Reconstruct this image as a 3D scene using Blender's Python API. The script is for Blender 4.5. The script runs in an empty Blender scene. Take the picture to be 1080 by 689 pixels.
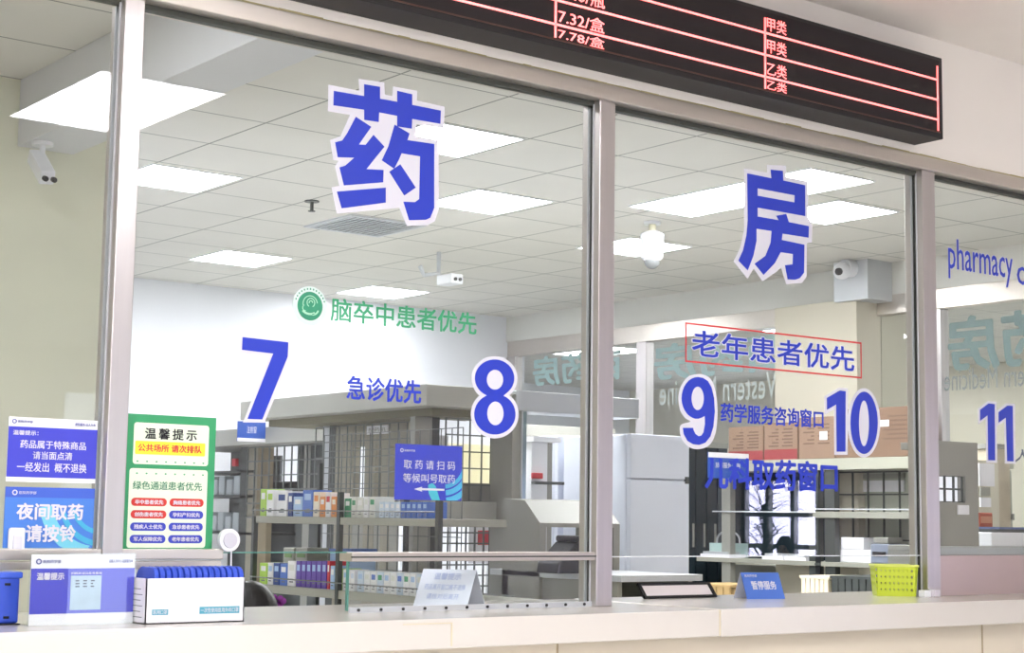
import bpy, bmesh, math, random
from mathutils import Vector, Matrix
random.seed(7)
S = bpy.context.scene
COL = S.collection
# ------------------------------------------------------------------ camera, world, exposure
CAM = Vector((0.0, -4.021, 1.327)); FPX = 1734.78; CX, CY = 540.0, 344.5
yaw, pitch, roll = 0.657785657, 0.11583456, 0.0141973024
_cy, _sy = math.cos(yaw), math.sin(yaw)
FW = Vector((_sy*math.cos(pitch), _cy*math.cos(pitch), math.sin(pitch)))
_r = Vector((_cy, -_sy, 0)); _u = _r.cross(FW)
RT = math.cos(roll)*_r + math.sin(roll)*_u
UP = -math.sin(roll)*_r + math.cos(roll)*_u
cd = bpy.data.cameras.new('camera'); cam = bpy.data.objects.new('camera', cd); COL.objects.link(cam)
cd.sensor_width = 36; cd.lens = FPX/1080*36; cd.clip_start = 0.05; cd.clip_end = 200
cam.matrix_world = Matrix(((RT.x, UP.x, -FW.x, CAM.x), (RT.y, UP.y, -FW.y, CAM.y), (RT.z, UP.z, -FW.z, CAM.z), (0, 0, 0, 1)))
S.camera = cam
S.view_settings.view_transform = 'Standard'; S.view_settings.look = 'None'
S.view_settings.exposure = 1.5; S.view_settings.gamma = 1.0
S.view_settings.use_curve_mapping = False
w = bpy.data.worlds.new('world'); S.world = w; w.use_nodes = True
w.node_tree.nodes['Background'].inputs[0].default_value = (0.80, 0.86, 1.0, 1)
w.node_tree.nodes['Background'].inputs[1].default_value = 1.3
S.cycles.max_bounces = 8; S.cycles.transparent_max_bounces = 24; S.cycles.glossy_bounces = 4
S.cycles.sample_clamp_indirect = 4.0
PANEL_IN, PANEL_HALL, PANEL_FAR, DAYWIN = 14.0, 10.5, 10.0, 9.0

def ray(px, py): return (px-CX)/FPX*RT - (py-CY)/FPX*UP + FW
def at(px, py, X=None, Y=None, Z=None):
    d = ray(px, py)
    t = (X-CAM.x)/d.x if X is not None else (Y-CAM.y)/d.y if Y is not None else (Z-CAM.z)/d.z
    return CAM + t*d
# ------------------------------------------------------------------ materials
def srgb(r, g, b):
    f = lambda c: (c/255/12.92) if c/255 <= .04045 else ((c/255+.055)/1.055)**2.4
    return (f(r), f(g), f(b), 1)
MATS = {}
def mat(name, rgb, rough=.5, metal=0.0, var=.0, scale=8.0, bump=0.0, spec=.5, stretch=None):
    if name in MATS: return MATS[name]
    m = bpy.data.materials.new(name); m.use_nodes = True; N = m.node_tree.nodes; L = m.node_tree.links
    b = N['Principled BSDF']; c = srgb(*rgb)
    b.inputs['Base Color'].default_value = c
    b.inputs['Roughness'].default_value = rough; b.inputs['Metallic'].default_value = metal
    b.inputs['Specular IOR Level'].default_value = spec
    tc = N.new('ShaderNodeTexCoord'); mp = N.new('ShaderNodeMapping'); nz = N.new('ShaderNodeTexNoise')
    L.new(tc.outputs['Object'], mp.inputs[0]); L.new(mp.outputs[0], nz.inputs['Vector'])
    if stretch: mp.inputs['Scale'].default_value = stretch
    nz.inputs['Scale'].default_value = scale; nz.inputs['Detail'].default_value = 4
    v = max(var, .02)
    mx = N.new('ShaderNodeMix'); mx.data_type = 'RGBA'
    mx.inputs[6].default_value = tuple(max(0, x*(1-v)) for x in c[:3])+(1,)
    mx.inputs[7].default_value = tuple(min(1, x*(1+v)) for x in c[:3])+(1,)
    L.new(nz.outputs['Fac'], mx.inputs[0]); L.new(mx.outputs[2], b.inputs['Base Color'])
    if bump:
        bp = N.new('ShaderNodeBump'); bp.inputs['Strength'].default_value = bump; bp.inputs['Distance'].default_value = .01
        L.new(nz.outputs['Fac'], bp.inputs['Height']); L.new(bp.outputs[0], b.inputs['Normal'])
    MATS[name] = m; return m
def emit(name, rgb, strength):
    if name in MATS: return MATS[name]
    m = bpy.data.materials.new(name); m.use_nodes = True; N = m.node_tree.nodes
    b = N['Principled BSDF']; b.inputs['Base Color'].default_value = (.8, .8, .8, 1)
    b.inputs['Emission Color'].default_value = srgb(*rgb); b.inputs['Emission Strength'].default_value = strength
    MATS[name] = m; return m
def glass(name, tint=(.95, .98, .97), base=.05, mul=1.0, rough=.0):
    m = bpy.data.materials.new(name); m.use_nodes = True; N = m.node_tree.nodes; L = m.node_tree.links
    for n in list(N):
        if n.type != 'OUTPUT_MATERIAL': N.remove(n)
    out = N[0]
    t = N.new('ShaderNodeBsdfTransparent'); t.inputs[0].default_value = tint+(1,)
    g = N.new('ShaderNodeBsdfGlossy'); g.inputs['Roughness'].default_value = rough
    fr = N.new('ShaderNodeFresnel'); fr.inputs['IOR'].default_value = 1.5
    geo = N.new('ShaderNodeNewGeometry')          # same reflectance on either side of the sheet
    cb = N.new('ShaderNodeVectorMath'); cb.operation = 'DOT_PRODUCT'
    L.new(geo.outputs['Incoming'], cb.inputs[0]); L.new(geo.outputs['Normal'], cb.inputs[1])
    ab = N.new('ShaderNodeMath'); ab.operation = 'ABSOLUTE'; L.new(cb.outputs['Value'], ab.inputs[0])
    om = N.new('ShaderNodeMath'); om.operation = 'SUBTRACT'; om.inputs[0].default_value = 1; L.new(ab.outputs[0], om.inputs[1])
    pw = N.new('ShaderNodeMath'); pw.operation = 'POWER'; pw.inputs[1].default_value = 5; L.new(om.outputs[0], pw.inputs[0])
    ma = N.new('ShaderNodeMath'); ma.operation = 'MULTIPLY_ADD'; ma.inputs[1].default_value = mul*(1-base); ma.inputs[2].default_value = base
    L.new(pw.outputs[0], ma.inputs[0])
    mx = N.new('ShaderNodeMixShader'); L.new(ma.outputs[0], mx.inputs[0]); L.new(t.outputs[0], mx.inputs[1]); L.new(g.outputs[0], mx.inputs[2])
    L.new(mx.outputs[0], out.inputs[0]); N.remove(fr)
    MATS[name] = m; return m
def tile_mat(name, rgb, line, pitch, off, width=.012, rough=.8, plane='XY'):
    m = bpy.data.materials.new(name); m.use_nodes = True; N = m.node_tree.nodes; L = m.node_tree.links
    b = N['Principled BSDF']; b.inputs['Roughness'].default_value = rough
    tc = N.new('ShaderNodeTexCoord'); sp = N.new('ShaderNodeSeparateXYZ'); L.new(tc.outputs['Object'], sp.inputs[0])
    prev = None
    for ax, pt, of in zip(plane, pitch, off):
        a = N.new('ShaderNodeMath'); a.operation = 'SUBTRACT'; a.inputs[1].default_value = of - width/2; L.new(sp.outputs[ax], a.inputs[0])
        q = N.new('ShaderNodeMath'); q.operation = 'FLOORED_MODULO'; q.inputs[1].default_value = pt; L.new(a.outputs[0], q.inputs[0])
        l = N.new('ShaderNodeMath'); l.operation = 'LESS_THAN'; l.inputs[1].default_value = width; L.new(q.outputs[0], l.inputs[0])
        if prev is None: prev = l
        else:
            mm = N.new('ShaderNodeMath'); mm.operation = 'MAXIMUM'; L.new(prev.outputs[0], mm.inputs[0]); L.new(l.outputs[0], mm.inputs[1]); prev = mm
    nz = N.new('ShaderNodeTexNoise'); nz.inputs['Scale'].default_value = 2.2; nz.inputs['Detail'].default_value = 6; L.new(tc.outputs['Object'], nz.inputs['Vector'])
    c = srgb(*rgb)
    m1 = N.new('ShaderNodeMix'); m1.data_type = 'RGBA'; L.new(nz.outputs['Fac'], m1.inputs[0])
    m1.inputs[6].default_value = tuple(x*.93 for x in c[:3])+(1,); m1.inputs[7].default_value = tuple(min(1, x*1.07) for x in c[:3])+(1,)
    m2 = N.new('ShaderNodeMix'); m2.data_type = 'RGBA'; L.new(prev.outputs[0], m2.inputs[0]); L.new(m1.outputs[2], m2.inputs[6]); m2.inputs[7].default_value = srgb(*line)
    L.new(m2.outputs[2], b.inputs['Base Color']); MATS[name] = m; return m

STEEL = mat('brushed_steel', (192, 187, 186), .30, .85, .08, 3, .02, stretch=(14, 14, .6))
STEELH = mat('brushed_steel_rail', (205, 198, 190), .30, .85, .08, 3, .02, stretch=(.6, 14, 14))
DARKCH = mat('dark_glazing_channel', (70, 72, 66), .5, .3, .1)
GLASS = glass('window_glass', (.985, .99, .99), .035, .9)
GLASS2 = glass('clear_acrylic', (.975, .99, .985), .05, .8)
EDGE = mat('green_glass_edge', (86, 140, 128), .15, 0, .1)
BLUE = mat('blue_vinyl', (34, 58, 190), .45, 0, .03)
WHITEV = mat('white_vinyl', (222, 221, 230), .45)
GREENV = mat('green_vinyl', (58, 160, 112), .5, 0, .25, 9)
REDV = mat('red_vinyl', (214, 62, 66), .5)
CREAM = mat('cream_wall_paint', (242, 236, 228), .6, 0, .02, 3)
WHITEW = mat('white_wall_paint', (232, 234, 240), .7, 0, .02, 2)
GREENW = mat('pale_green_stone_wall', (218, 219, 198), .35, 0, .10, 1.6, stretch=(1, 1, 2.2))
STONE = mat('cream_stone_counter', (213, 208, 200), .16, 0, .03, 5)
BEIGE = mat('beige_counter_front', (220, 210, 190), .35, 0, .03, 4)
GREYM = mat('grey_painted_metal', (150, 150, 142), .45, .2, .10, 3)
GREYD = mat('dark_grey_metal', (74, 78, 76), .45, .3, .15, 3)
GREYL = mat('light_grey_metal', (196, 200, 204), .4, .1, .05, 3)
BLACK = mat('black_plastic', (20, 20, 24), .4, 0, .1)
DKGLASS = mat('dark_glass_door', (34, 44, 50), .12, 0, .15, 2)
WHITEP = mat('white_plastic', (236, 238, 242), .35, 0, .02)
WPAPER = mat('white_paper', (238, 238, 242), .6)
FRIDGE = mat('pale_blue_white_enamel', (226, 231, 244), .3, 0, .03)
CARD = mat('brown_cardboard', (146, 120, 100), .8, 0, .08, 9)
CARDI = mat('cardboard_print', (112, 88, 72), .8)
ROOMP = emit('light_panel_diffuser', (250, 252, 255), PANEL_IN)
HALLP = emit('hall_light_diffuser', (252, 250, 255), PANEL_HALL)
FARP = emit('far_hall_light_diffuser', (252, 252, 255), PANEL_FAR)
LEDR = emit('red_led', (255, 30, 26), .85)
# ------------------------------------------------------------------ mesh builder
class MB:
    def __init__(s): s.v = []; s.f = []; s.m = []; s.mi = 0
    def box(s, x0, x1, y0, y1, z0, z1, mi=None):
        b = len(s.v)
        s.v += [(x, y, z) for z in (z0, z1) for y in (y0, y1) for x in (x0, x1)]
        F = [(0, 2, 3, 1), (4, 5, 7, 6), (0, 1, 5, 4), (2, 6, 7, 3), (0, 4, 6, 2), (1, 3, 7, 5)]
        s.f += [tuple(b+i for i in q) for q in F]; s.m += [s.mi if mi is None else mi]*6; return s
    def tube(s, pts, r, n=10, mi=None):
        pts = [Vector(p) for p in pts]; rings = []
        for i, p in enumerate(pts):
            d = (pts[min(i+1, len(pts)-1)] - pts[max(i-1, 0)]).normalized()
            a = d.orthogonal().normalized() if i == 0 else (a - d*a.dot(d)).normalized()
            c = d.cross(a); rr = r[i] if isinstance(r, (list, tuple)) else r
            b = len(s.v); s.v += [tuple(p + rr*(math.cos(2*math.pi*k/n)*a + math.sin(2*math.pi*k/n)*c)) for k in range(n)]; rings.append(b)
        for i in range(len(rings)-1):
            for k in range(n):
                s.f.append((rings[i]+k, rings[i]+(k+1) % n, rings[i+1]+(k+1) % n, rings[i+1]+k))
        s.f.append(tuple(rings[0]+k for k in reversed(range(n)))); s.f.append(tuple(rings[-1]+k for k in range(n)))
        while len(s.m) < len(s.f): s.m.append(s.mi if mi is None else mi)
        return s
    def prism(s, poly, O, U, V, D, mi=None):      # convex polygon poly in (u, v), extruded along D
        O, U, V, D = map(Vector, (O, U, V, D)); b = len(s.v); n = len(poly)
        for k in (0, 1): s.v += [tuple(O + u*U + v*V + k*D) for u, v in poly]
        s.f.append(tuple(b+i for i in range(n))); s.f.append(tuple(b+n+i for i in reversed(range(n))))
        for i in range(n): s.f.append((b+i, b+n+i, b+n+(i+1) % n, b+(i+1) % n))
        while len(s.m) < len(s.f): s.m.append(s.mi if mi is None else mi)
        return s
    def ball(s, c, r, n=12, h=8, mi=None, sq=(1, 1, 1)):
        b = len(s.v)
        for i in range(h+1):
            t = math.pi*i/h
            for k in range(n):
                a = 2*math.pi*k/n; s.v.append((c[0]+r*sq[0]*math.sin(t)*math.cos(a), c[1]+r*sq[1]*math.sin(t)*math.sin(a), c[2]+r*sq[2]*math.cos(t)))
        for i in range(h):
            for k in range(n): s.f.append((b+i*n+k, b+(i+1)*n+k, b+(i+1)*n+(k+1) % n, b+i*n+(k+1) % n))
        while len(s.m) < len(s.f): s.m.append(s.mi if mi is None else mi)
        return s
    def build(s, name, mats, parent=None, bevel=0, smooth=False, local=False):
        if not isinstance(mats, (list, tuple)): mats = [mats]
        o0 = Vector((0, 0, 0))
        if parent is not None and not local: o0 = world_loc(parent)
        me = bpy.data.meshes.new(name); me.from_pydata([tuple(Vector(v)-o0) for v in s.v], [], s.f)
        bm = bmesh.new(); bm.from_mesh(me); bmesh.ops.remove_doubles(bm, verts=bm.verts, dist=1e-6) if smooth else None
        bmesh.ops.recalc_face_normals(bm, faces=bm.faces); bm.to_mesh(me); bm.free()
        if not smooth:
            for p, i in zip(me.polygons, s.m): p.material_index = i
        for m in mats: me.materials.append(m)
        if smooth: me.polygons.foreach_set('use_smooth', [True]*len(me.polygons))
        o = bpy.data.objects.new(name, me); COL.objects.link(o)
        if parent is not None: o.parent = parent
        if bevel:
            bv = o.modifiers.new('bevel', 'BEVEL'); bv.width = bevel; bv.segments = 2; bv.limit_method = 'ANGLE'
        return o
def world_loc(o):
    v = Vector((0, 0, 0))
    while o is not None: v = v + o.location; o = o.parent
    return v
def tag(o, label=None, cat=None, group=None, kind=None):
    if label: o['label'] = label
    if cat: o['category'] = cat
    if group: o['group'] = group
    if kind: o['kind'] = kind
    return o
def empty(name, loc, label, cat, group=None, rz=0):
    o = bpy.data.objects.new(name, None); COL.objects.link(o); o.location = loc; o.rotation_euler.z = rz; o.empty_display_size = .1
    return tag(o, label, cat, group)
def struct(name, mb, mats, parent=None, **k):
    o = mb.build(name, mats, parent, **k)
    if parent is None: o['kind'] = 'structure'
    return o
# ------------------------------------------------------------------ flat shapes and lettering
def curve_mesh(c, name):
    o = bpy.data.objects.new('tmp', c); COL.objects.link(o)
    bpy.context.view_layer.update()
    me = bpy.data.meshes.new_from_object(o.evaluated_get(bpy.context.evaluated_depsgraph_get()))
    bpy.data.objects.remove(o); bpy.data.curves.remove(c); me.name = name; return me
def poly_mesh(name, loops, thick):
    c = bpy.data.curves.new(name, 'CURVE'); c.dimensions = '2D'; c.fill_mode = 'BOTH'; c.extrude = thick/2
    for lp in loops:
        sp = c.splines.new('POLY'); sp.points.add(len(lp)-1); sp.use_cyclic_u = True
        for p, q in zip(sp.points, lp): p.co = (q[0], q[1], 0, 1)
    return curve_mesh(c, name)
def place(me, name, m, parent, fn):
    o0 = world_loc(parent) if parent is not None else Vector((0, 0, 0))
    for v in me.vertices: v.co = fn(v.co) - o0
    me.materials.clear(); me.materials.append(m)
    me.polygons.foreach_set('material_index', [0]*len(me.polygons))
    o = bpy.data.objects.new(name, me); COL.objects.link(o)
    if parent is not None: o.parent = parent
    return o
XA, YA, ZA = Vector((1, 0, 0)), Vector((0, 1, 0)), Vector((0, 0, 1))
def shape(name, loops, m, parent, Y, thick=.0008):        # loops in world (X, Z), standing on plane Y
    me = poly_mesh(name, loops, thick)
    return place(me, name, m, parent, lambda c: Vector((c.x, Y + c.z, c.y)))
def pxloops(loops, org, sc, Y):                            # photograph crop coordinates onto plane Y
    out = []
    for lp in loops:
        q = []
        for x, y in lp:
            p = at(org[0]+x/sc, org[1]+y/sc, Y=Y); q.append((p.x, p.z))
        out.append(q)
    return out
def grow(lp, d):                                           # outline pushed outwards by d
    n = len(lp); A = sum(lp[i][0]*lp[(i+1) % n][1]-lp[(i+1) % n][0]*lp[i][1] for i in range(n))
    s = 1 if A > 0 else -1; out = []
    for i in range(n):
        p0, p1, p2 = Vector(lp[i-1]), Vector(lp[i]), Vector(lp[(i+1) % n])
        a = (p1-p0).normalized(); b = (p2-p1).normalized()
        na = Vector((a.y, -a.x))*s; nb = Vector((b.y, -b.x))*s
        m = (na+nb); m = m.normalized() if m.length > 1e-6 else na
        k = min(1/max(m.dot(na), .5), 1.6); q = p1 + m*d*k; out.append((q.x, q.y))
    return out
def ell(cx, cy, rx, ry, n=36, rot=0):
    return [(cx+rx*math.cos(t)*math.cos(rot)-ry*math.sin(t)*math.sin(rot), cy+rx*math.cos(t)*math.sin(rot)+ry*math.sin(t)*math.cos(rot)) for t in (2*math.pi*k/n for k in range(n))]
def crom(pts, k=4):                                        # smooth closed outline
    n = len(pts); out = []
    for i in range(n):
        p0, p1, p2, p3 = (Vector(pts[(i+j) % n]) for j in (-1, 0, 1, 2))
        for s in range(k):
            t = s/k
            q = .5*((2*p1)+(p2-p0)*t+(2*p0-5*p1+4*p2-p3)*t*t+(3*p1-p0-3*p2+p3)*t**3); out.append((q.x, q.y))
    return out
def glyphs(s, bold=0.0, thick=.0008, space=1.0):
    """lettering mesh; heavier weights are overlapping copies shifted around the stroke"""
    c = bpy.data.curves.new('lettering', 'FONT'); c.body = s; c.extrude = .01; c.space_character = space; c.resolution_u = 2
    me = curve_mesh(c, 'lettering')
    if bold <= 0: return me
    n = 4 if bold < .02 else 8
    V = [v.co.copy() for v in me.vertices]; F = [tuple(p.vertices) for p in me.polygons]; vs = []; fs = []
    for k in range(n):
        a = 2*math.pi*(k+.5)/n; b = len(vs)
        vs += [(v.x+bold*math.cos(a), v.y+bold*math.sin(a), v.z+.002*k) for v in V]; fs += [tuple(i+b for i in f) for f in F]
    if bold > .035:
        for k in range(6):
            a = 2*math.pi*k/6; b = len(vs)
            vs += [(v.x+bold*.5*math.cos(a), v.y+bold*.5*math.sin(a), v.z+.002*(k+n)) for v in V]; fs += [tuple(i+b for i in f) for f in F]
    m2 = bpy.data.meshes.new('lettering'); m2.from_pydata(vs, [], fs); bpy.data.meshes.remove(me); return m2
def text(name, s, O, U, V, wd, ht, m, parent, bold=.0, thick=.0008, space=1.0, base=None):
    """lettering fitted to wd x ht with its lower left corner at O, reading along U"""
    me = glyphs(s, bold, thick, space)
    xs = [v.co.x for v in me.vertices]; ys = [v.co.y for v in me.vertices]
    if base is None: x0, x1, y0, y1 = min(xs), max(xs), min(ys), max(ys)
    else: x0, x1, y0, y1 = base
    O, U, V = Vector(O), Vector(U), Vector(V); Nn = U.cross(V)
    o = place(me, name, m, parent, lambda c: O + U*((c.x-x0)/(x1-x0)*wd) + V*((c.y-y0)/(y1-y0)*ht) + Nn*(c.z/.01*thick/2))
    o['_b'] = [x0, x1, y0, y1]; return o
def outlined(nm, s, O, wd, ht, m, parent, halo=.03, bold=.0, space=1.0, hm=None):
    t = text('lettering', s, O, XA, ZA, wd, ht, m, parent, bold, space=space); b = list(t['_b']); del t['_b']
    if halo:
        h = text('white_outline', s, Vector(O)+Vector((0, .0012, 0)), XA, ZA, wd, ht, hm or WHITEV, parent, bold+halo, space=space, base=b); del h['_b']
    return t
def row(parent, s, px0, yt0, yb0, px1, yt1, yb1, m, Y, halo=0, bold=.01, space=1.0):
    """one row of lettering measured by its left and right ends"""
    a, b = at(px0, yb0, Y=Y), at(px0, yt0, Y=Y); c, d = at(px1, yb1, Y=Y), at(px1, yt1, Y=Y)
    z0 = (a.z+c.z)/2; z1 = (b.z+d.z)/2
    return outlined('', s, (a.x, Y, z0), c.x-a.x, z1-z0, m, parent, halo, bold, space)
def line_on(parent, s, x0, x1, z0, z1, Y, m, bold=.0, space=1.0, name='lettering'):
    t = text(name, s, (x0, Y, z0), XA, ZA, x1-x0, z1-z0, m, parent, bold, space=space); del t['_b']; return t

# =================================================================== SETTING
H = 3.42; HH = 3.24
struct('floor', MB().box(-6, 16.5, -14, .1, -.1, 0).box(-6, 10.5, .1, 9.6, -.1, 0), tile_mat('grey_floor_tiles', (232, 230, 226), (190, 188, 184), (.8, .8), (0, 0), .006, .2))
struct('floor_far_hall', MB().box(10.5, 18.2, .1, 16.3, -.1, 0), mat('far_floor', (190, 190, 190), .3))
CT = tile_mat('ceiling_tiles', (216, 214, 207), (128, 132, 126), (.65, .65), (4.24, 3.01), .012)
struct('ceiling', MB().box(-6, 10.5, .1, 9.6, H, H+.1), CT)
struct('ceiling_hall', MB().box(-6, 16.5, -14, 0, HH, HH+.28), mat('hall_ceiling_paint', (240, 234, 226), .8))
struct('ceiling_far_hall', MB().box(10.5, 18.2, .1, 16.3, H, H+.1), tile_mat('far_ceiling_tiles', (206, 204, 196), (140, 140, 136), (.65, .65), (0, 0), .012))
struct('wall_back', MB().box(3.2, 10.5, 9.6, 9.8, 0, H), WHITEW)
struct('wall_left', MB().box(-6, 3.45, 3.671, 3.87, 0, H), GREENW)
struct('wall_recess', MB().box(3.25, 3.45, 3.87, 9.6, 0, H), WHITEW)
struct('wall_side', MB().box(-6.2, -6, -14, 9.6, 0, H), CREAM)
struct('beam', MB().box(2.885, 3.172, 1.0, 3.671, 3.089, H), mat('white_soffit_paint', (214, 216, 220), .6), bevel=.004)
struct('wall_front_upper', MB().box(-6, 10.5, -.012, .12, 2.754, H+.1), CREAM)
struct('wall_hall_back', MB().box(-6, -3.5, -14.2, -14, 0, HH).box(-1, 2, -14.2, -14, 0, HH).box(4.5, 7.5, -14.2, -14, 0, HH).box(9.5, 16.5, -14.2, -14, 0, HH)
       .box(-3.5, -1, -14.2, -14, 2.7, HH).box(2, 4.5, -14.2, -14, 2.7, HH).box(7.5, 9.5, -14.2, -14, 2.7, HH), CREAM)
_wy = sorted([.084-at(784, 545, X=16.3).y, .084-at(862, 545, X=16.3).y])
_wz = at(830, 503, X=16.3).z
struct('wall_hall_end', MB().box(16.3, 16.5, -14, _wy[0], 0, HH).box(16.3, 16.5, _wy[1], 0, 0, HH).box(16.3, 16.5, _wy[0], _wy[1], _wz, HH).box(16.3, 16.5, _wy[0], _wy[1], 0, .3), CREAM)
struct('window_5', MB().box(16.38, 16.4, _wy[0], _wy[1], .3, _wz), emit('daylight_window', (214, 214, 255), DAYWIN))
_g = MB()
for _t in (.0, .33, .67, 1.0): _y = _wy[0]+(_wy[1]-_wy[0])*_t; _g.box(16.3, 16.38, _y-.035, _y+.035, .3, _wz)
for _z in (.32, 1.0, 1.42, _wz-.02): _g.box(16.31, 16.37, _wy[0], _wy[1], _z-.03, _z+.03)
struct('trim_7', _g, GREYM)
struct('wall_front_right', MB().box(10.5, 16.5, 0, .1, 0, H), CREAM)
struct('wall_far_hall', MB().box(18, 18.2, .1, 11.6, 0, H).box(18, 18.2, 13.3, 16.3, 0, H).box(18, 18.2, 11.6, 13.3, 2.2, H).box(18, 18.2, 11.6, 13.3, 0, .7), mat('far_cream_wall', (216, 210, 192), .7))
struct('wall_far_hall_back', MB().box(10.5, 18, 16.1, 16.3, 0, H).box(10.5, 10.7, 9.6, 16.1, 0, H), WHITEW)
struct('wall_right_soffit', MB().box(10.45, 10.6, 0.1, 9.6, 3.16, H), mat('soffit_paint', (214, 214, 208), .7))
struct('pillar', MB().box(10.2, 10.95, 4.66, 5.55, 0, 3.12), mat('pale_cream_stone', (196, 190, 172), .4, 0, .05, 2), bevel=.004)
struct('trim_pillar_duct', MB().box(10.15, 10.45, 4.5, 4.85, 3.1, H), GREYL)
# front counter wall
struct('wall_counter', MB().box(-6, 10.5, -.24, .10, 0, .964, 0), BEIGE)
mj = MB()
for x in (1.2, 3.105, 5.12, 7.0): mj.box(x-.003, x+.003, -.2425, -.24, .05, .966)
struct('trim_1', mj, mat('tan_joint_grout', (176, 160, 130), .8))  # tan grout lines in the counter front
cw = empty('counter_worktop', (3.7, 0, 1.05), 'long cream polished stone worktop running under the glass front', 'counter')
a = MB().box(-6, 3.712, -.30, .42, .968, 1.05).build('stone_slab', STONE, cw, bevel=.004)
a = MB().box(3.718, 10.4, -.302, .42, .966, 1.052).build('stone_slab', STONE, cw, bevel=.004)
MB().box(3.712, 3.718, -.297, .42, .97, 1.0495).build('joint', mat('yellowed_joint', (214, 202, 170), .7), cw)
q = MB(); p = at(425, 660, Y=-.3); r_ = at(477, 660, Y=-.3)
q.box(p.x, r_.x, -.3015, -.299, 1.0365, 1.039).box(r_.x-.004, r_.x, -.3015, -.299, .975, 1.039)
q.build('patch_outline', mat('yellowed_joint', (214, 202, 170), .7), cw)
# transom and fascia
struct('trim_2', MB().box(-6, 10.5, -.02, .03, 2.70, 2.752).box(-6, 10.5, .055, .085, 2.69, 2.74), STEELH, bevel=.003)
struct('trim_3', MB().box(-6, 10.5, .03, .055, 2.685, 2.72), DARKCH)
mm = MB(); x = -6
while x < 10.4:
    w_ = random.uniform(.03, .12); mm.box(x, x+w_, -.0165, -.011, 2.75, 2.7545+random.uniform(0, .004)); x += w_
struct('trim_4', mm, mat('yellowed_sealant', (176, 164, 120), .7))
# posts
POSTS = [(-1.2, -1.14), (1.785, 1.842), (3.46, 3.528), (5.12, 5.198), (7.3, 7.37), (9.4, 9.47)]
lab = ['beyond the left edge', 'left of the green notice', 'between the figures eight and nine', 'between the figures ten and eleven', 'far right', 'furthest right']
for (x0, x1), l in list(zip(POSTS, lab))[1:4]:
    e = empty('window_post', ((x0+x1)/2, .04, 1.05), 'brushed steel window post standing '+l, 'post', None)
    MB().box(x0, x1, 0, .03, 1.05, 2.702).build('front_cover', STEEL, e, bevel=.003)
    MB().box(x0+.006, x1-.006, .03, .055, 1.05, 2.69).build('glazing_channel', DARKCH, e)
    MB().box(x0, x1, .055, .088, 1.05, 2.702).build('rear_cover', STEEL, e, bevel=.003)
    MB().box(x0-.004, x0+.008, .028, .032, 1.05, 2.69).box(x0-.004, x0+.008, .053, .057, 1.05, 2.69).build('sealing_strip', GREYL, e)
# glass panes and rails
GY0, GY1 = .038, .046
def pane(n, x0, x1, z0, z1):
    o = struct('window_%d' % n, MB().box(x0, x1, GY0, GY1, z0, z1), GLASS); return o
pane(1, -1.1, 1.79, 1.225, 2.70); pane(2, 1.836, 3.466, 1.222, 2.70); pane(3, 3.522, 5.126, 1.206, 2.70); pane(4, 5.192, 7.3, 1.24, 2.70)
e = empty('lower_rail', (.5, .04, 1.18), 'steel rail under the left pane behind the blue notices', 'rail')
MB().box(-1.1, 1.785, .005, .075, 1.205, 1.232).build('upper_bar', STEELH, e, bevel=.002); MB().box(-1.1, 1.785, .015, .065, 1.18, 1.2).build('lower_bar', STEELH, e, bevel=.002)
e = empty('lower_rail', (2.0, .04, 1.18), 'short steel rail under the green notice above the white carton', 'rail')
MB().box(1.842, 2.135, .005, .075, 1.205, 1.232).build('upper_bar', STEELH, e, bevel=.002); MB().box(1.842, 2.135, .015, .065, 1.18, 1.2).build('lower_bar', STEELH, e, bevel=.002)
MB().box(2.125, 2.132, .02, .06, 1.05, 1.18).build('upright', GREYL, e)
e = empty('lower_rail', (3.0, .04, 1.2), 'beige steel rail above the bolted glass screen left of the middle post', 'rail')
MB().box(2.545, 3.46, .005, .075, 1.196, 1.222).build('bar', STEELH, e, bevel=.003); MB().box(2.545, 3.46, .0, .01, 1.207, 1.211).build('groove', DARKCH, e)
e = empty('lower_screen', (3.0, .03, 1.05), 'low clear glass screen bolted along the counter left of the middle post', 'screen')
MB().box(2.552, 3.46, .03, .038, 1.056, 1.196).build('pane', GLASS2, e)
MB().box(2.547, 2.552, .029, .039, 1.056, 1.215).build('green_edge', EDGE, e)
MB().box(2.55, 3.46, .02, .026, 1.05, 1.066).build('foot_strip', GREYL, e)
bm_ = MB()
for k in range(12): x = 2.58+k*.077; MB().tube([(x, .016, 1.058), (x, .020, 1.058)], .0045, 8).build('bolt', BLACK, e)
struct('trim_5', MB().box(3.524, 5.124, .036, .048, 1.2045, 1.2075), mat('pane_edge_bright', (228, 232, 236), .3))
struct('trim_6', MB().box(2.135, 2.546, .036, .048, 1.220, 1.2235), EDGE)
e = empty('steel_panel', (6.2, .04, 1.05), 'brushed steel lower panel on the counter right of the last post', 'panel')
MB().box(5.198, 7.3, .005, .02, 1.054, 1.207).build('sheet', mat('warm_brushed_steel', (190, 172, 164), .28, .75, .1, 2, stretch=(1, 1, 4)), e)
MB().box(5.198, 7.3, .0, .08, 1.207, 1.24).build('rail', mat('grey_green_rail', (160, 166, 160), .35, .5), e, bevel=.003)
e = empty('glass_clamp', (5.1, -.02, 1.052), 'small bright clamp at the foot of the post right of the yellow basket', 'clamp')
MB().box(5.06, 5.10, -.03, .0, 1.052, 1.078).build('block', WHITEP, e, bevel=.003); MB().box(5.10, 5.14, -.045, -.01, 1.052, 1.082).build('cap', mat('bright_chrome', (240, 236, 244), .15, .7), e, bevel=.004)

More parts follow.
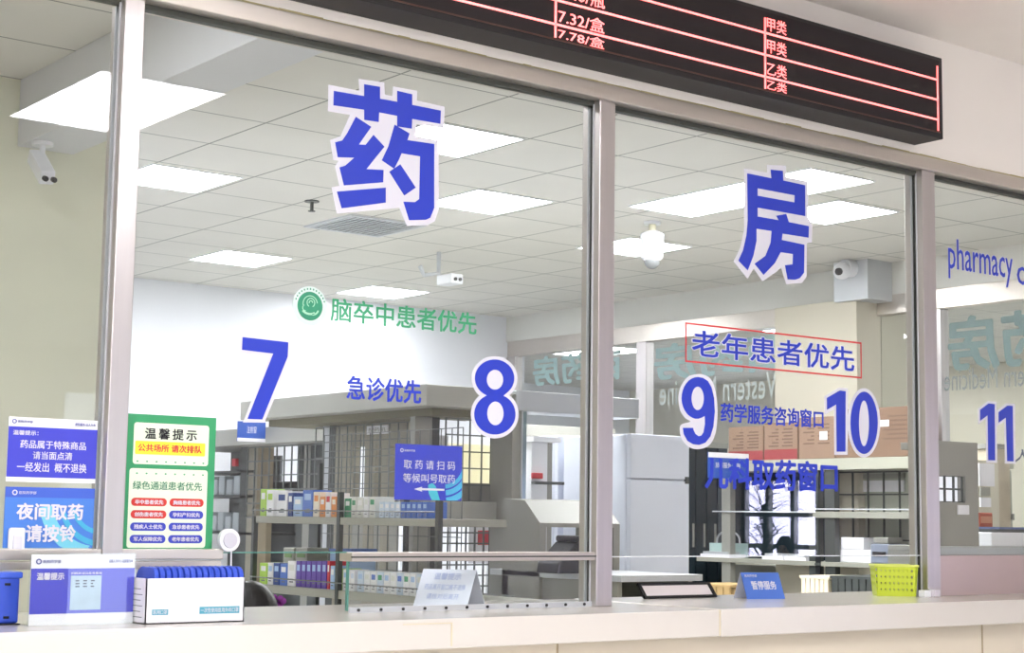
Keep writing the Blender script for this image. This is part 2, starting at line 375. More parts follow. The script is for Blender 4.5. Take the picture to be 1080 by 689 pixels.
# partition on the right side of the dispensary
PX = 10.5
e = empty('partition_frame', (PX, 4.8, 0), 'steel framed glass partition along the right side of the room', 'partition')
MB().box(PX-.05, PX+.05, .1, 4.66, 3.0, 3.16).box(PX-.05, PX+.05, 5.55, 9.58, 3.0, 3.16).build('header', STEELH, e, bevel=.004)
for y in (.6, 4.1, 7.5, 9.52): MB().box(PX-.05, PX+.05, y-.07, y+.07, 0, 3.0).build('post', STEEL, e, bevel=.004)
MB().box(PX-.006, PX+.006, .7, 4.66, .95, 3.0).box(PX-.006, PX+.006, 5.55, 9.5, .95, 3.0).build('pane', glass('partition_glass', (.95, .97, .96), .04, .7), e)
MB().box(PX-.04, PX+.04, .1, 4.66, 0, .95).box(PX-.04, PX+.04, 5.55, 9.5, 0, .95).build('lower_panel', GREYM, e)
TEAL = mat('pale_teal_vinyl', (146, 174, 172), .5); TEALD = mat('grey_teal_vinyl', (104, 126, 124), .5); DKTX = mat('dark_ink', (52, 58, 84), .5)
def rev(label, s, pxl, yt, pxr, yb, m, bold, halo=None):
    a = at(pxr, yb, X=PX-.012); b = at(pxl, yt, X=PX-.012); yl = at(pxl, yb, X=PX-.012)
    wd = yl.y - a.y; z0 = (a.z+yl.z)/2; z1 = b.z; e = empty('reversed_lettering', a, label, 'lettering')
    t = text('lettering', s, (PX-.012, a.y, z0), YA, ZA, wd, z1-z0, m, e, bold); bb = list(t['_b']); del t['_b']
rev('large grey-green mirrored characters on the partition right of the last post', '西药房', 1000, 335, 1180, 386, TEALD, .03)
rev('dark mirrored English line under the grey-green characters beyond the last post', 'Western Medicine', 996, 390, 1120, 409, mat('grey_vinyl', (120, 128, 126), .5), .0)
rev('small dark mirrored sentence behind the figure 11', '人取药处', 1010, 476, 1088, 489, DKTX, .0)
rev('pale teal mirrored characters on the partition left of the red framed notice', '西药房', 690, 364, 838, 396, TEAL, .03)
rev('pale mirrored English line on the partition above the figure 9', 'Western Medicine', 696, 402, 828, 424, mat('pale_grey_vinyl', (196, 204, 200), .5), .005)
rev('pale teal mirrored characters beside the middle post above the figure 8', '西药房', 562, 377, 655, 404, TEAL, .03)

# =================================================================== LIGHT PANELS
def panel(x, y, wx, wy, z, m, label, group='square light panels in the dispensary ceiling', name='ceiling_light'):
    e = empty(name, (x+wx/2, y+wy/2, z), label, 'ceiling light', group)
    t = .012
    MB().box(x-t, x+wx+t, y-t, y, z-.008, z+.004).box(x-t, x+wx+t, y+wy, y+wy+t, z-.008, z+.004).box(x-t, x, y, y+wy, z-.008, z+.004).box(x+wx, x+wx+t, y, y+wy, z-.008, z+.004).build('frame', WHITEP, e)
    MB().box(x, x+wx, y, y+wy, z-.005, z+.002).build('diffuser', m, e)
    return e
panel(4.24, 5.03, .59, .62, H, ROOMP, 'square glowing ceiling panel just right of the left post')
panel(4.90, 3.03, .60, .60, H, ROOMP, 'square glowing ceiling panel hidden partly by the first big blue character')
panel(6.17, 4.33, .60, .62, H, ROOMP, 'square glowing ceiling panel right of the foot of the first big blue character')
panel(6.12, 7.65, .60, .62, H, ROOMP, 'square glowing ceiling panel left of the green emblem, in the far row')
panel(8.10, 8.55, .62, .62, H, ROOMP, 'farthest square glowing ceiling panel above the green words')
panel(8.11, 5.03, .60, .62, H, ROOMP, 'square glowing ceiling panel behind the dome camera right of the middle post')
panel(7.265, 2.50, .565, 1.60, H, ROOMP, 'long glowing ceiling panel left of the second big blue character', 'long light panels in the dispensary ceiling')
panel(8.15, 3.05, .58, .63, H, ROOMP, 'square glowing ceiling panel right of the second big blue character')
panel(1.2, 1.2, .6, .6, H, ROOMP, 'square glowing ceiling panel left of the soffit beam')
panel(2.84, -3.60, .61, 1.08, HH, HALLP, 'long glowing panel in the hall ceiling that shows as a reflection on the left panes', 'hall ceiling panels')
_hl = ['nearest row, left of the camera', 'nearest row, just right of the camera', 'second row, far left', 'second row, left', 'second row, centre', 'third row, far left', 'third row, left', 'third row, centre', 'right end of the hall, near row', 'right end of the hall, far row']
for i, (x, y) in enumerate([(-1.9, -3.6), (.3, -3.6), (-4.2, -6), (-1.9, -6), (.3, -6), (-4.2, -9), (-1.9, -9), (.3, -9), (12.9, -2.2), (14.6, -2.2)]):
    panel(x, y, .61, 1.08, HH, HALLP, 'added unseen hall ceiling panel for brightness, '+_hl[i], 'hall ceiling panels')  # panels added out of view to brighten the hall and its reflections
for i, (x, y) in enumerate([(13.2, 3.4), (13.2, 7.4), (13.2, 11), (16, 9), (16, 4.6), (12, .5)]):
    panel(x, y, .6, 1.2, H, FARP, ['panel glowing beyond the partition near the right edge', 'panel glowing beyond the partition above the red framed words', 'panel deep in the far hall', 'panel over the far hall window', 'second panel beyond the partition near the right edge', 'panel in the far hall nearest the front'][i], 'far hall ceiling panels')

# =================================================================== LED BOARD
e = empty('led_board', (3.0, 0, 2.80), 'long black display board with red glowing rows of prices above the glass', 'display board')
LX1 = 5.06; FY = -.15
MB().box(-1.0, LX1, FY, -.013, 2.787, 3.105).build('housing', mat('black_housing', (18, 14, 16), .5, 0, .1), e, bevel=.003)
MB().box(-.98, LX1-.02, FY-.003, FY, 2.812, 3.09).build('screen', mat('led_screen', (18, 9, 12), .7, 0, .2), e)
MB().box(-.98, LX1-.02, FY-.004, FY-.001, 2.807, 2.8115).build('screen_edge', mat('brown_edge', (90, 62, 54), .4, .3), e)
def frame_line(mb, a, b, c, d): mb.box(a, b, FY-.006, FY-.003, c, d)
gl = MB(); zr = [at(988, y_, Y=FY-.005).z for y_ in (126, 105, 84, 63)]
def frame_line(mb, a, b, c, d): mb.box(a, b, FY-.006, FY-.003, c, d)
gl = MB()
x_r = at(988, 100, Y=FY).x
for z in zr[:3]: frame_line(gl, -.9, x_r, z-.0035, z+.0035)
for x in (x_r, at(806, 60, Y=FY).x, at(585, 20, Y=FY).x, 1.9, .4): frame_line(gl, x-.0035, x+.0035, 2.814, at(988, 70, Y=FY).z)
gl.build('grid_lines', LEDR, e)
def led(s, x, zb, ht, wd): t = text('price_text', s, (x, FY-.0035, zb), XA, ZA, wd, ht, LEDR, e, .004, thick=.002); del t['_b']
xa, xb = at(806, 60, Y=FY).x, at(585, 20, Y=FY).x
_rz = [zr[2]+.011, zr[1]+.011, zr[0]+.009, 2.8145]; _rh = [.048, .048, .046, zr[0]-2.8145-.008]
for z, h_, s in zip(_rz, _rh, ('甲类', '甲类', '乙类', '乙类')): led(s, xa+.010, z, h_, .098)
for z, h_, s in zip(_rz, _rh, ('16.5/盒', '9.40/瓶', '7.32/盒', '7.78/盒')): led(s, xb+.012, z, h_, .19)

# =================================================================== BIG CHARACTERS ON THE GLASS
DY = .0365
def decal(name, label, cat='lettering', group=None, px=(0, 0)):
    p = at(px[0], px[1], Y=DY); return empty(name, p, label, cat, group)
def solid(e, loops, org, sc, back=None, g=None, m=None):
    for lp in loops: shape('stroke' if name_stroke else 'figure', pxloops(lp if isinstance(lp[0][0], (list, tuple)) else [lp], org, sc, DY), m or BLUE, e, DY)
    if back: shape('white_backing', pxloops([back], org, sc, DY), WHITEV, e, DY+.001)
name_stroke = True
e = decal('window_character', 'largest blue Chinese character with white edge, at the upper left of the glass', px=(405, 230))
yao = [[(52, 68), (190, 92), (190, 38), (262, 50), (262, 104), (340, 118), (340, 68), (408, 84), (408, 132), (538, 158), (536, 218), (408, 196), (406, 240), (340, 230), (340, 182), (258, 166), (256, 210), (190, 200), (190, 154), (50, 134)],
       [(152, 186), (222, 232), (166, 312), (196, 314), (232, 268), (282, 322), (200, 424), (278, 428), (276, 484), (98, 498), (78, 416), (104, 408), (145, 372), (70, 370), (58, 302), (90, 294), (112, 262)],
       [(66, 526), (288, 508), (288, 576), (88, 602)],
       [(328, 222), (396, 262), (386, 292), (508, 310), (508, 600), (490, 645), (470, 654), (394, 656), (368, 572), (420, 574), (440, 560), (444, 366), (360, 352), (348, 380), (326, 422), (270, 384), (300, 320)],
       [(354, 402), (424, 508), (372, 544), (304, 436)]]
yb = [(28, 40), (168, 68), (166, 14), (282, 30), (284, 84), (318, 92), (322, 48), (432, 68), (430, 112), (556, 140), (553, 240), (428, 220), (424, 272), (528, 292), (530, 605), (512, 660), (480, 678), (385, 682), (350, 600), (66, 626), (42, 506), (78, 500), (58, 412), (74, 386), (50, 382), (36, 292), (84, 274), (126, 178), (26, 160)]
solid(e, yao, (340, 80), 4.307, yb)
e = decal('window_character', 'second big blue Chinese character with white edge, above the red framed words', px=(818, 295))
fang = [[[(92, 66), (222, 92), (218, 46), (284, 52), (286, 104), (404, 130), (404, 296), (148, 250), (148, 298), (262, 318), (248, 294), (302, 284), (316, 328), (424, 350), (422, 412), (282, 390), (278, 424), (400, 450), (398, 600), (375, 630), (350, 638), (310, 636), (295, 560), (336, 556), (338, 500), (272, 490), (240, 550), (180, 612), (132, 552), (190, 510), (218, 440), (224, 376), (142, 364), (142, 430), (125, 510), (95, 588), (45, 535), (70, 480), (88, 400), (95, 320)],
         [(148, 146), (348, 184), (346, 222), (148, 186)]]]
fb = [(76, 40), (200, 62), (198, 20), (302, 24), (302, 84), (420, 108), (420, 300), (444, 345), (440, 438), (414, 440), (412, 622), (388, 655), (302, 662), (275, 572), (250, 596), (175, 647), (128, 578), (95, 634), (20, 540), (58, 460), (76, 370)]
solid(e, fang, (770, 170), 5.1, fb)
name_stroke = False
def num(label, loops, org, sc, back, cx):
    e = decal('window_number', label, px=cx); solid(e, loops, org, sc); 
    for b in back: shape('white_backing', pxloops([b], org, sc, DY), WHITEV, e, DY+.001)
num('big blue figure seven with white edge on the glass', [[(104, 70), (420, 106), (416, 205), (240, 640), (138, 636), (316, 184), (100, 158)]], (240, 345), 6.557, [[(84, 50), (438, 84), (440, 212), (256, 662), (108, 660), (284, 206), (82, 182)]], (275, 440))
e8 = [(162, 325)]+[(218+143*math.cos(t), 200+136*math.sin(t)) for t in [math.radians(a) for a in range(125, 415, 10)]]+[(282, 328)]+[(220+150*math.cos(t), 462+148*math.sin(t)) for t in [math.radians(a) for a in range(-55, 236, 10)]]
b8 = [(128, 330)]+[(218+167*math.cos(t), 202+163*math.sin(t)) for t in [math.radians(a) for a in range(130, 411, 10)]]+[(320, 326)]+[(220+174*math.cos(t), 462+176*math.sin(t)) for t in [math.radians(a) for a in range(-50, 231, 10)]]
num('big blue figure eight with white edge on the glass', [[e8, ell(221, 211, 60, 72), ell(224, 456, 60, 86)]], (490, 370), 6.89, [b8], (522, 460))
n9 = [(200, 60), (172, 63), (150, 72), (126, 88), (105, 112), (88, 140), (77, 170), (70, 202), (68, 235), (71, 268), (80, 300), (94, 330), (112, 357), (135, 377), (160, 391), (182, 397), (205, 396), (230, 388), (255, 374), (257, 440), (245, 505), (228, 532), (205, 538), (180, 520), (165, 490), (160, 470), (78, 470), (85, 520), (115, 575), (160, 602), (210, 608), (260, 590), (300, 540), (325, 460), (336, 340), (330, 230), (310, 145), (280, 92), (240, 66)]
b9 = crom([(200, 36), (130, 52), (78, 108), (48, 185), (44, 250), (58, 330), (98, 390), (140, 420), (62, 448), (60, 530), (98, 600), (160, 638), (225, 640), (290, 612), (333, 545), (353, 450), (359, 330), (350, 215), (328, 118), (295, 66), (250, 42)], 3)
num('big blue figure nine with white edge on the glass', [[n9, ell(198, 232, 50, 95)]], (710, 390), 7.655, [b9], (737, 470))
one = [(92, 152), (196, 92), (244, 98), (242, 586), (172, 586), (168, 204), (94, 248)]
num('big blue figure ten with white edge on the glass', [one, [ell(393, 353, 110, 252), ell(392, 357, 41, 185)]], (860, 400), 7.653, [[(72, 140), (190, 70), (264, 74), (262, 612), (154, 612), (152, 244), (76, 290)], ell(393, 353, 132, 280)], (897, 485))
num('big blue figure eleven with white edge, right of the last post', [[(118, 150), (195, 92), (250, 98), (255, 610), (192, 608), (186, 200), (118, 250)], [(286, 172), (365, 112), (414, 114), (422, 620), (364, 616), (352, 220), (286, 268)]], (1020, 415), 8.617,
    [[(100, 140), (188, 72), (270, 76), (274, 632), (178, 630), (170, 234), (102, 284)], [(268, 160), (358, 90), (436, 94), (442, 642), (346, 638), (338, 258), (270, 300)]], (1052, 490))
# rows of words
e = decal('window_words', 'green row of Chinese words beside the round green emblem', px=(425, 340)); row(e, '脑卒中患者优先', 348.5, 314.6, 339, 502.5, 329.8, 353.2, GREENV, DY, 0, .018)
e = decal('window_words', 'short blue row of Chinese words between the figures 7 and 8', px=(405, 424)); row(e, '急诊优先', 365.4, 396.5, 421.9, 444, 401, 426, BLUE, DY, 0, .022)
e = decal('window_words', 'blue Chinese words inside a thin red frame on the glass', px=(815, 385)); row(e, '老年患者优先', 729.8, 350.7, 377.6, 901, 363.9, 390.5, BLUE, DY, .03, .016)
fr = [(722.8, 342.8), (908.5, 358.7), (909, 397.6), (722.8, 384)]
c = [at(x, y, Y=DY) for x, y in fr]; fx0, fx1 = c[0].x, c[1].x; fz1 = (c[0].z+c[1].z)/2; fz0 = (c[2].z+c[3].z)/2
shape('red_frame', [[(fx0, fz0), (fx1, fz0), (fx1, fz1), (fx0, fz1)], [(fx0+.006, fz0+.006), (fx1-.006, fz0+.006), (fx1-.006, fz1-.006), (fx0+.006, fz1-.006)]], REDV, e, DY)
e = decal('window_words', 'small blue row of Chinese words between the figures 9 and 10', px=(815, 448)); row(e, '药学服务咨询窗口', 760, 425.5, 446, 868.5, 432, 451.5, BLUE, DY, 0, .022)
e = decal('window_words', 'lower blue row of Chinese words under the figures 9 and 10', px=(815, 515)); row(e, '儿科取药窗口', 743.4, 480, 514, 883.5, 489, 521, BLUE, DY, 0, .03)
e = decal('window_words', 'thin blue English words at the upper right edge of the glass', px=(1040, 300))
a_, b_ = at(1000.5, 293, Y=DY), at(1068.4, 303, Y=DY); t = text('lettering', 'pharmacy', (a_.x, DY, at(1000.5, 293.4, Y=DY).z), XA, ZA, b_.x-a_.x, at(1010, 252.5, Y=DY).z-at(1000.5, 293.4, Y=DY).z, BLUE, e, .004)
bb = list(t['_b']); del t['_b']
h_ = text('white_outline', 'pharmacy', (a_.x, DY+.0012, at(1000.5, 293.4, Y=DY).z), XA, ZA, b_.x-a_.x, at(1010, 252.5, Y=DY).z-at(1000.5, 293.4, Y=DY).z, WHITEV, e, .02, base=bb); del h_['_b']
zo = at(1076, 302, Y=DY).z; t = text('lettering', 'of', (at(1072.5, 290, Y=DY).x, DY, zo+.006), XA, ZA, .13, .115, BLUE, e, .004); del t['_b']
# emblem
p = at(327, 323, Y=DY); e = empty('round_emblem', (p.x, DY, p.z-.05), 'round green emblem sticker with a pale head and hand on the glass', 'emblem')
rx = .0415
shape('pale_ring', [ell(p.x, p.z, rx*1.38, rx*1.38, 40)], mat('pale_green_vinyl', (214, 232, 226), .5), e, DY+.001)
shape('disc', [ell(p.x, p.z, rx, rx, 40)], mat('emblem_green', (52, 148, 112), .5, 0, .3, 20), e, DY)
PG = mat('emblem_pale_line', (168, 222, 192), .5)
def arc(cx, cz, r, a0, a1, wdt=.0025, n=14):
    o = [(cx+r*math.cos(math.radians(a0+(a1-a0)*i/n)), cz+r*math.sin(math.radians(a0+(a1-a0)*i/n))) for i in range(n+1)]
    return o+[(cx+(r-wdt)*math.cos(math.radians(a0+(a1-a0)*i/n)), cz+(r-wdt)*math.sin(math.radians(a0+(a1-a0)*i/n))) for i in range(n, -1, -1)]
shape('head_profile', [arc(p.x, p.z+.006, .025, 10, 200), arc(p.x-.016, p.z-.006, .010, 120, 280)], PG, e, DY-.001)
shape('curled_line', [arc(p.x+.002, p.z+.010, .014, -60, 240), arc(p.x+.002, p.z+.010, .007, 0, 200)], PG, e, DY-.001)
shape('hand', [arc(p.x-.002, p.z+.012, .038, 230, 300, .006), arc(p.x+.010, p.z-.006, .020, 260, 345, .005)], PG, e, DY-.001)
dots = []
for k in range(13):
    t = math.radians(20+140*k/12); cx_, cz_ = p.x+rx*1.2*math.cos(t), p.z+rx*1.2*math.sin(t); dots.append(ell(cx_, cz_, .0022, .003, 6))
shape('ring_lettering', dots, mat('emblem_green', (52, 148, 112), .5), e, DY-.0002)

# =================================================================== NOTICES
def card(e, x0, x1, z0, z1, Y, m, name='card', t=.002): return MB().box(x0, x1, Y, Y+t, z0, z1).build(name, m, e)
SB = mat('sign_blue', (62, 66, 196), .4, 0, .04); SBL = mat('sign_light_blue', (72, 128, 216), .4, 0, .12); CY_ = mat('sign_cyan', (70, 176, 216), .4, 0, .2)
NY = .034
def logo(e, x, z, s, Y, m):
    shape('logo', [ell(x, z, s, s, 16), ell(x, z, s*.6, s*.6, 16)], m, e, Y)
    line_on(e, '医院药学部', x+s*1.6, x+s*8, z-s*.55, z+s*.55, Y, m, .0, name='logo_text')
# upper left
x0, x1 = 1.535, 1.772; z0, z1 = 1.412, 1.563
e = empty('notice', ((x0+x1)/2, NY, z0), 'blue and white notice with four lines of text, upper one on the left pane', 'notice')
card(e, x0, x1, z0-.012, z1, NY, WPAPER); MB().box(x0, x1, NY-.0008, NY, z0, z1-.024).build('blue_field', SB, e)
W = WHITEV
logo(e, x0+.014, z1-.011, .006, NY-.001, mat('notice_ink', (90, 100, 170), .5)); line_on(e, '便民服务·以人为本', x1-.062, x1-.006, z1-.016, z1-.008, NY-.001, MATS['notice_ink'], 0, name='motto')
line_on(e, '温馨提示：', x0+.012, x0+.078, z1-.045, z1-.033, NY-.001, W, .015)
line_on(e, '药品属于特殊商品', x0+.032, x1-.03, z1-.078, z1-.057, NY-.001, W, .01)
line_on(e, '请当面点清', x0+.066, x1-.066, z1-.105, z1-.085, NY-.001, W, .01)
line_on(e, '一经发出  概不退换', x0+.026, x1-.026, z1-.137, z1-.113, NY-.001, W, .01)
# lower left
z0, z1 = 1.234, 1.387
e = empty('notice', ((x0+x1)/2, NY, z0), 'light blue notice with large white characters under the four-line notice', 'notice')
card(e, x0, x1, z0, z1, NY, SBL); MB().box(x0, x1, NY-.0008, NY, z1-.026, z1).build('header_band', mat('sign_mid_blue', (62, 96, 200), .4), e)
sw = [arc(x1+.01, z0+.13, .16, 190, 262, .035), arc(x1+.02, z0+.12, .115, 195, 268, .014), arc(x1+.02, z0+.12, .085, 195, 268, .012)]
sw = [[(min(u, x1), max(v, z0)) for u, v in l] for l in sw]
for i, l in enumerate(sw): shape('leaf_swirl', [l], CY_ if i else mat('sign_pale_cyan', (120, 206, 228), .4), e, NY-.001-.0002*i)
logo(e, x0+.024, z1-.014, .007, NY-.001, W)
line_on(e, '夜间取药', x0+.03, x1-.03, z1-.082, z1-.04, NY-.0022, W, .03)
line_on(e, '请按铃', x0+.056, x1-.048, z1-.138, z1-.094, NY-.0022, W, .03)
e = empty('door_bell', (1.575, .03, 1.222), 'white bell push with rounded corners at the lower left of the blue notice', 'bell')
MB().box(1.545, 1.588, .02, .033, 1.217, 1.285).build('casing', WHITEP, e, bevel=.006); MB().box(1.554, 1.579, .016, .021, 1.228, 1.266).build('button', mat('bell_button', (222, 222, 232), .3), e, bevel=.004)
# green notice
x0, x1 = 1.853, 2.115; z0, z1 = 1.214, 1.587
gN = mat('notice_green', (52, 154, 100), .45); pale = mat('notice_pale', (226, 240, 214), .5); yel = mat('notice_yellow', (250, 232, 60), .5)
e = empty('notice', ((x0+x1)/2, NY, z0), 'tall green framed notice with red and blue oval lines right of the left post', 'notice')
card(e, x0, x1, z0, z1, NY, gN)
def rrect(a, b, c, d, r=.008, n=4):
    o = []
    for cx, cz, s in ((b-r, d-r, 0), (a+r, d-r, 90), (a+r, c+r, 180), (b-r, c+r, 270)):
        o += [(cx+r*math.cos(math.radians(s+90*k/n)), cz+r*math.sin(math.radians(s+90*k/n))) for k in range(n+1)]
    return o
w_ = x1-x0; h_ = z1-z0
shape('upper_panel', [rrect(x0+.08*w_, x1-.08*w_, z1-.355*h_, z1-.06*h_)], pale, e, NY-.0005)
shape('lower_panel', [rrect(x0+.05*w_, x1-.08*w_, z0+.055*h_, z1-.385*h_)], pale, e, NY-.0005)
shape('yellow_strip', [rrect(x0+.10*w_, x1-.12*w_, z1-.285*h_, z1-.19*h_, .003)], yel, e, NY-.001)
for k in range(7): MB().box(x0+(.11+.115*k)*w_, x0+(.19+.115*k)*w_, NY-.0012, NY-.0006, z1-.378*h_, z1-.36*h_).build('divider_dash', gN, e)
line_on(e, '温馨提示', x0+.2*w_, x1-.22*w_, z1-.175*h_, z1-.095*h_, NY-.0012, BLACK, .02, 1.4)
line_on(e, '公共场所 请次排队', x0+.13*w_, x1-.16*w_, z1-.265*h_, z1-.21*h_, NY-.0018, REDV, .02)
line_on(e, '绿色通道患者优先', x0+.09*w_, x1-.14*w_, z1-.535*h_, z1-.475*h_, NY-.0012, mat('notice_text_green', (60, 130, 96), .5), .01)
shape('small_ticks', [ell(x0+(.13+.105*k)*w_, z1-d*h_, .003, .0022, 6) for k in range(8) for d in (.335, .42)], gN, e, NY-.0012)
rowsN = [('卒中患者优先', '胸痛患者优先', 'r', 'r'), ('创伤患者优先', '孕妇产妇优先', 'r', 'b'), ('残疾人士优先', '急诊患者优先', 'b', 'b'), ('军人保障优先', '老年患者优先', 'b', 'b')]
pillR = mat('pill_red', (206, 52, 44), .5); pillB = mat('pill_blue', (58, 70, 186), .5)
for i, (l, r, cl, cr) in enumerate(rowsN):
    zc = z0+(.378-.087*i)*h_
    for tx, a, b, cc in ((l, .08, .47, cl), (r, .50, .885, cr)):
        shape('oval', [rrect(x0+a*w_, x0+b*w_, zc-.029*h_, zc+.029*h_, .0105)], pillR if cc == 'r' else pillB, e, NY-.001)
        line_on(e, tx, x0+(a+.04)*w_, x0+(b-.04)*w_, zc-.016*h_, zc+.016*h_, NY-.0018, W, .02)
# queue sign on the middle glass
x0, x1 = 2.716, 2.960; z0, z1 = 1.376, 1.541; QY = .05
e = empty('notice', ((x0+x1)/2, QY, z0), 'dark blue notice with a white arrow and cyan swirls, left of the figure 8', 'notice')
SQ = mat('queue_blue', (46, 62, 190), .4)
card(e, x0, x1, z0, z1, QY, SQ)
QF = QY-.001
w_ = x1-x0; h_ = z1-z0
def clip(l): return [(min(max(u, x0), x1), min(max(v, z0), z1)) for u, v in l]
shape('cyan_leaf', [clip([(x0+.49*w_, z0+.28*h_), (x0+.55*w_, z0+.31*h_), (x0+.6*w_, z0+.26*h_), (x0+.67*w_, z0), (x0+.55*w_, z0), (x0+.5*w_, z0+.12*h_)])], mat('sign_teal', (64, 188, 206), .4), e, QF)
for k, (dr, wd_) in enumerate(((0, .018), (.024, .016), (.045, .012))):
    shape('leaf_swirl', [clip(arc(x0+.72*w_, z1-.45*h_+.03, .1-dr+.03, 275, 340, wd_))], CY_, e, QF-.0002*k)
logo(e, x0+.022, z1-.019, .006, QF, W)
line_on(e, '取 药 请 扫 码', x0+.12*w_, x1-.11*w_, z0+.555*h_, z0+.72*h_, QF-.0006, W, .0)
line_on(e, '等候叫号取药', x0+.115*w_, x1-.11*w_, z0+.31*h_, z0+.475*h_, QF-.0008, W, .0)
az = z0+.195*h_
shape('arrow', [[(x0+.28*w_, az), (x0+.40*w_, az+.045*h_), (x0+.39*w_, az+.018*h_), (x0+.73*w_, az+.018*h_), (x0+.73*w_, az-.018*h_), (x0+.39*w_, az-.018*h_), (x0+.40*w_, az-.045*h_)]], W, e, QF-.0008)

# =================================================================== THINGS ON THE COUNTER
CZ = 1.05
# blue sheet in a clear holder
hx0, hx1, hy = 1.552, 1.822, -.115; hz1 = at(80, 585, Y=hy).z
e = empty('sign_holder', ((hx0+hx1)/2, hy, CZ), 'clear acrylic holder with a blue and white sheet standing below the bell', 'sign holder')
MB().box(hx0, hx1, hy, hy+.002, CZ, hz1).build('sheet', WPAPER, e)
MB().box(hx0, hx1, hy-.001, hy, CZ+.028, hz1-.034).build('blue_field', SB, e)
MB().box(hx0-.003, hx1+.003, hy-.0045, hy-.0025, CZ, hz1+.003).box(hx0-.003, hx1+.003, hy+.004, hy+.006, CZ, hz1+.003).box(hx0-.003, hx1+.003, hy-.0045, hy+.06, CZ, CZ+.003).build('acrylic', GLASS2, e)
logo(e, hx0+.018, hz1-.017, .007, hy-.002, MATS['notice_ink']); line_on(e, '以病人为中心·以质量为本', hx1-.07, hx1-.006, hz1-.021, hz1-.012, hy-.002, MATS['notice_ink'], name='motto')
line_on(e, '温馨提示', hx0+.014, hx0+.084, hz1-.062, hz1-.044, hy-.0022, W, .02)
px0, px1, pz0, pz1 = hx0+.102, hx0+.182, CZ+.036, hz1-.052
MB().box(px0, px1, hy-.0018, hy-.001, pz0, pz1).build('printed_picture', mat('picture_grey_blue', (168, 190, 206), .5, 0, .2, 25), e)
line_on(e, '扫码关注公众号查询', px0, px1, pz1+.003, pz1+.009, hy-.0022, W, 0)
qd = MB()
for k in range(9): qd.box(px0+.012+.02*(k % 3), px0+.012+.02*(k % 3)+random.uniform(.006, .012), hy-.0023, hy-.0018, pz1-.014-.007*(k//3), pz1-.011-.007*(k//3))
qd.build('picture_marks', DKTX, e)
# blue crate at the left edge
e = empty('storage_box', (1.47, .02, CZ), 'blue plastic box at the left edge of the counter', 'box')
bl = mat('blue_plastic', (52, 82, 196), .3, 0, .05)
MB().box(1.36, 1.552, -.05, .02, CZ+.003, CZ+.118).build('body', bl, e, bevel=.006)
MB().box(1.355, 1.557, -.055, .025, CZ+.112, CZ+.128).build('rim', mat('blue_plastic_rim', (62, 96, 210), .3), e, bevel=.004)
vm = MB()
for x in (1.48, 1.52, 1.435):
    for z in (CZ+.018, CZ+.098): vm.box(x-.007, x+.007, -.052, -.049, z-.003, z+.003)
vm.build('slots', BLACK, e); MB().box(1.35, 1.552, -.06, .03, CZ, CZ+.003).build('foot', BLACK, e)
# white carton with blue packets
bx0, bx1, by0, by1, bz1 = 1.828, 2.105, -.175, -.03, CZ+.113
e = empty('packet_carton', ((bx0+bx1)/2, by0, CZ), 'open white carton with teal marks holding blue packets, below the green notice', 'carton')
t = .003
MB().box(bx0, bx1, by0, by0+t, CZ, bz1).box(bx0, bx1, by1-t, by1, CZ, bz1).box(bx0, bx0+t, by0, by1, CZ, bz1).box(bx1-t, bx1, by0, by1, CZ, bz1).box(bx0, bx1, by0, by1, CZ, CZ+t).build('carton_body', WPAPER, e)
tl = mat('teal_print', (84, 168, 190), .5)
MB().box(bx0+.018, bx0+.062, by0-.0006, by0, CZ+.022, CZ+.036).build('teal_mark', tl, e); MB().box(bx1-.128, bx1-.014, by0-.0006, by0, CZ+.022, CZ+.04).build('teal_mark', tl, e)
line_on(e, '医用口罩', bx0+.021, bx0+.059, CZ+.024, CZ+.034, by0-.0009, W); line_on(e, '一次性使用医用外科口罩', bx1-.125, bx1-.017, CZ+.025, CZ+.037, by0-.0009, W)
pm = MB()
for k in range(5): pm.box(bx0+.01+.03*(k % 3), bx1-.02-.05*(k % 2), by0-.0004, by0, CZ+.058+.008*k, CZ+.0585+.008*k)
pm.build('fine_print', mat('faint_print', (190, 190, 196), .6), e)
sp = MB()
for k in range(6): sp.box(bx0-.0005, bx0, by0+.02+.01*(k % 2), by0+.07+.015*(k % 3), CZ+.015+.014*k, CZ+.017+.014*k)
sp.build('side_print', mat('grey_print', (120, 124, 130), .6), e)
pk = None
for k in range(15):
    x = bx0+.02+k*.0172
    if pk is None:
        g = MB(); n = 8; hh = .138
        prof = [(-.055, 0), (.055, 0), (.055, hh-.03)]+[(.055-.03+.03*math.cos(math.radians(a)), hh-.03+.03*math.sin(math.radians(a))) for a in (20, 45, 70, 90)]+[(-.055+.03+.03*math.cos(math.radians(a)), hh-.03+.03*math.sin(math.radians(a))) for a in (90, 110, 135, 160)]+[(-.055, hh-.03)]
        g.prism(prof, (0, 0, 0), (0, 1, 0), (0, 0, 1), (.0125, 0, 0)); pk = o = g.build('blue_packet', mat('packet_blue', (60, 92, 214), .25, 0, .1), bevel=.002)
    else:
        o = pk.copy(); COL.objects.link(o)
    o.location = (x, -.1, CZ+.0035); o.rotation_euler.y = .10
    tag(o, 'rounded glossy blue packet standing in the white carton', 'packet', 'blue packets in the white carton')
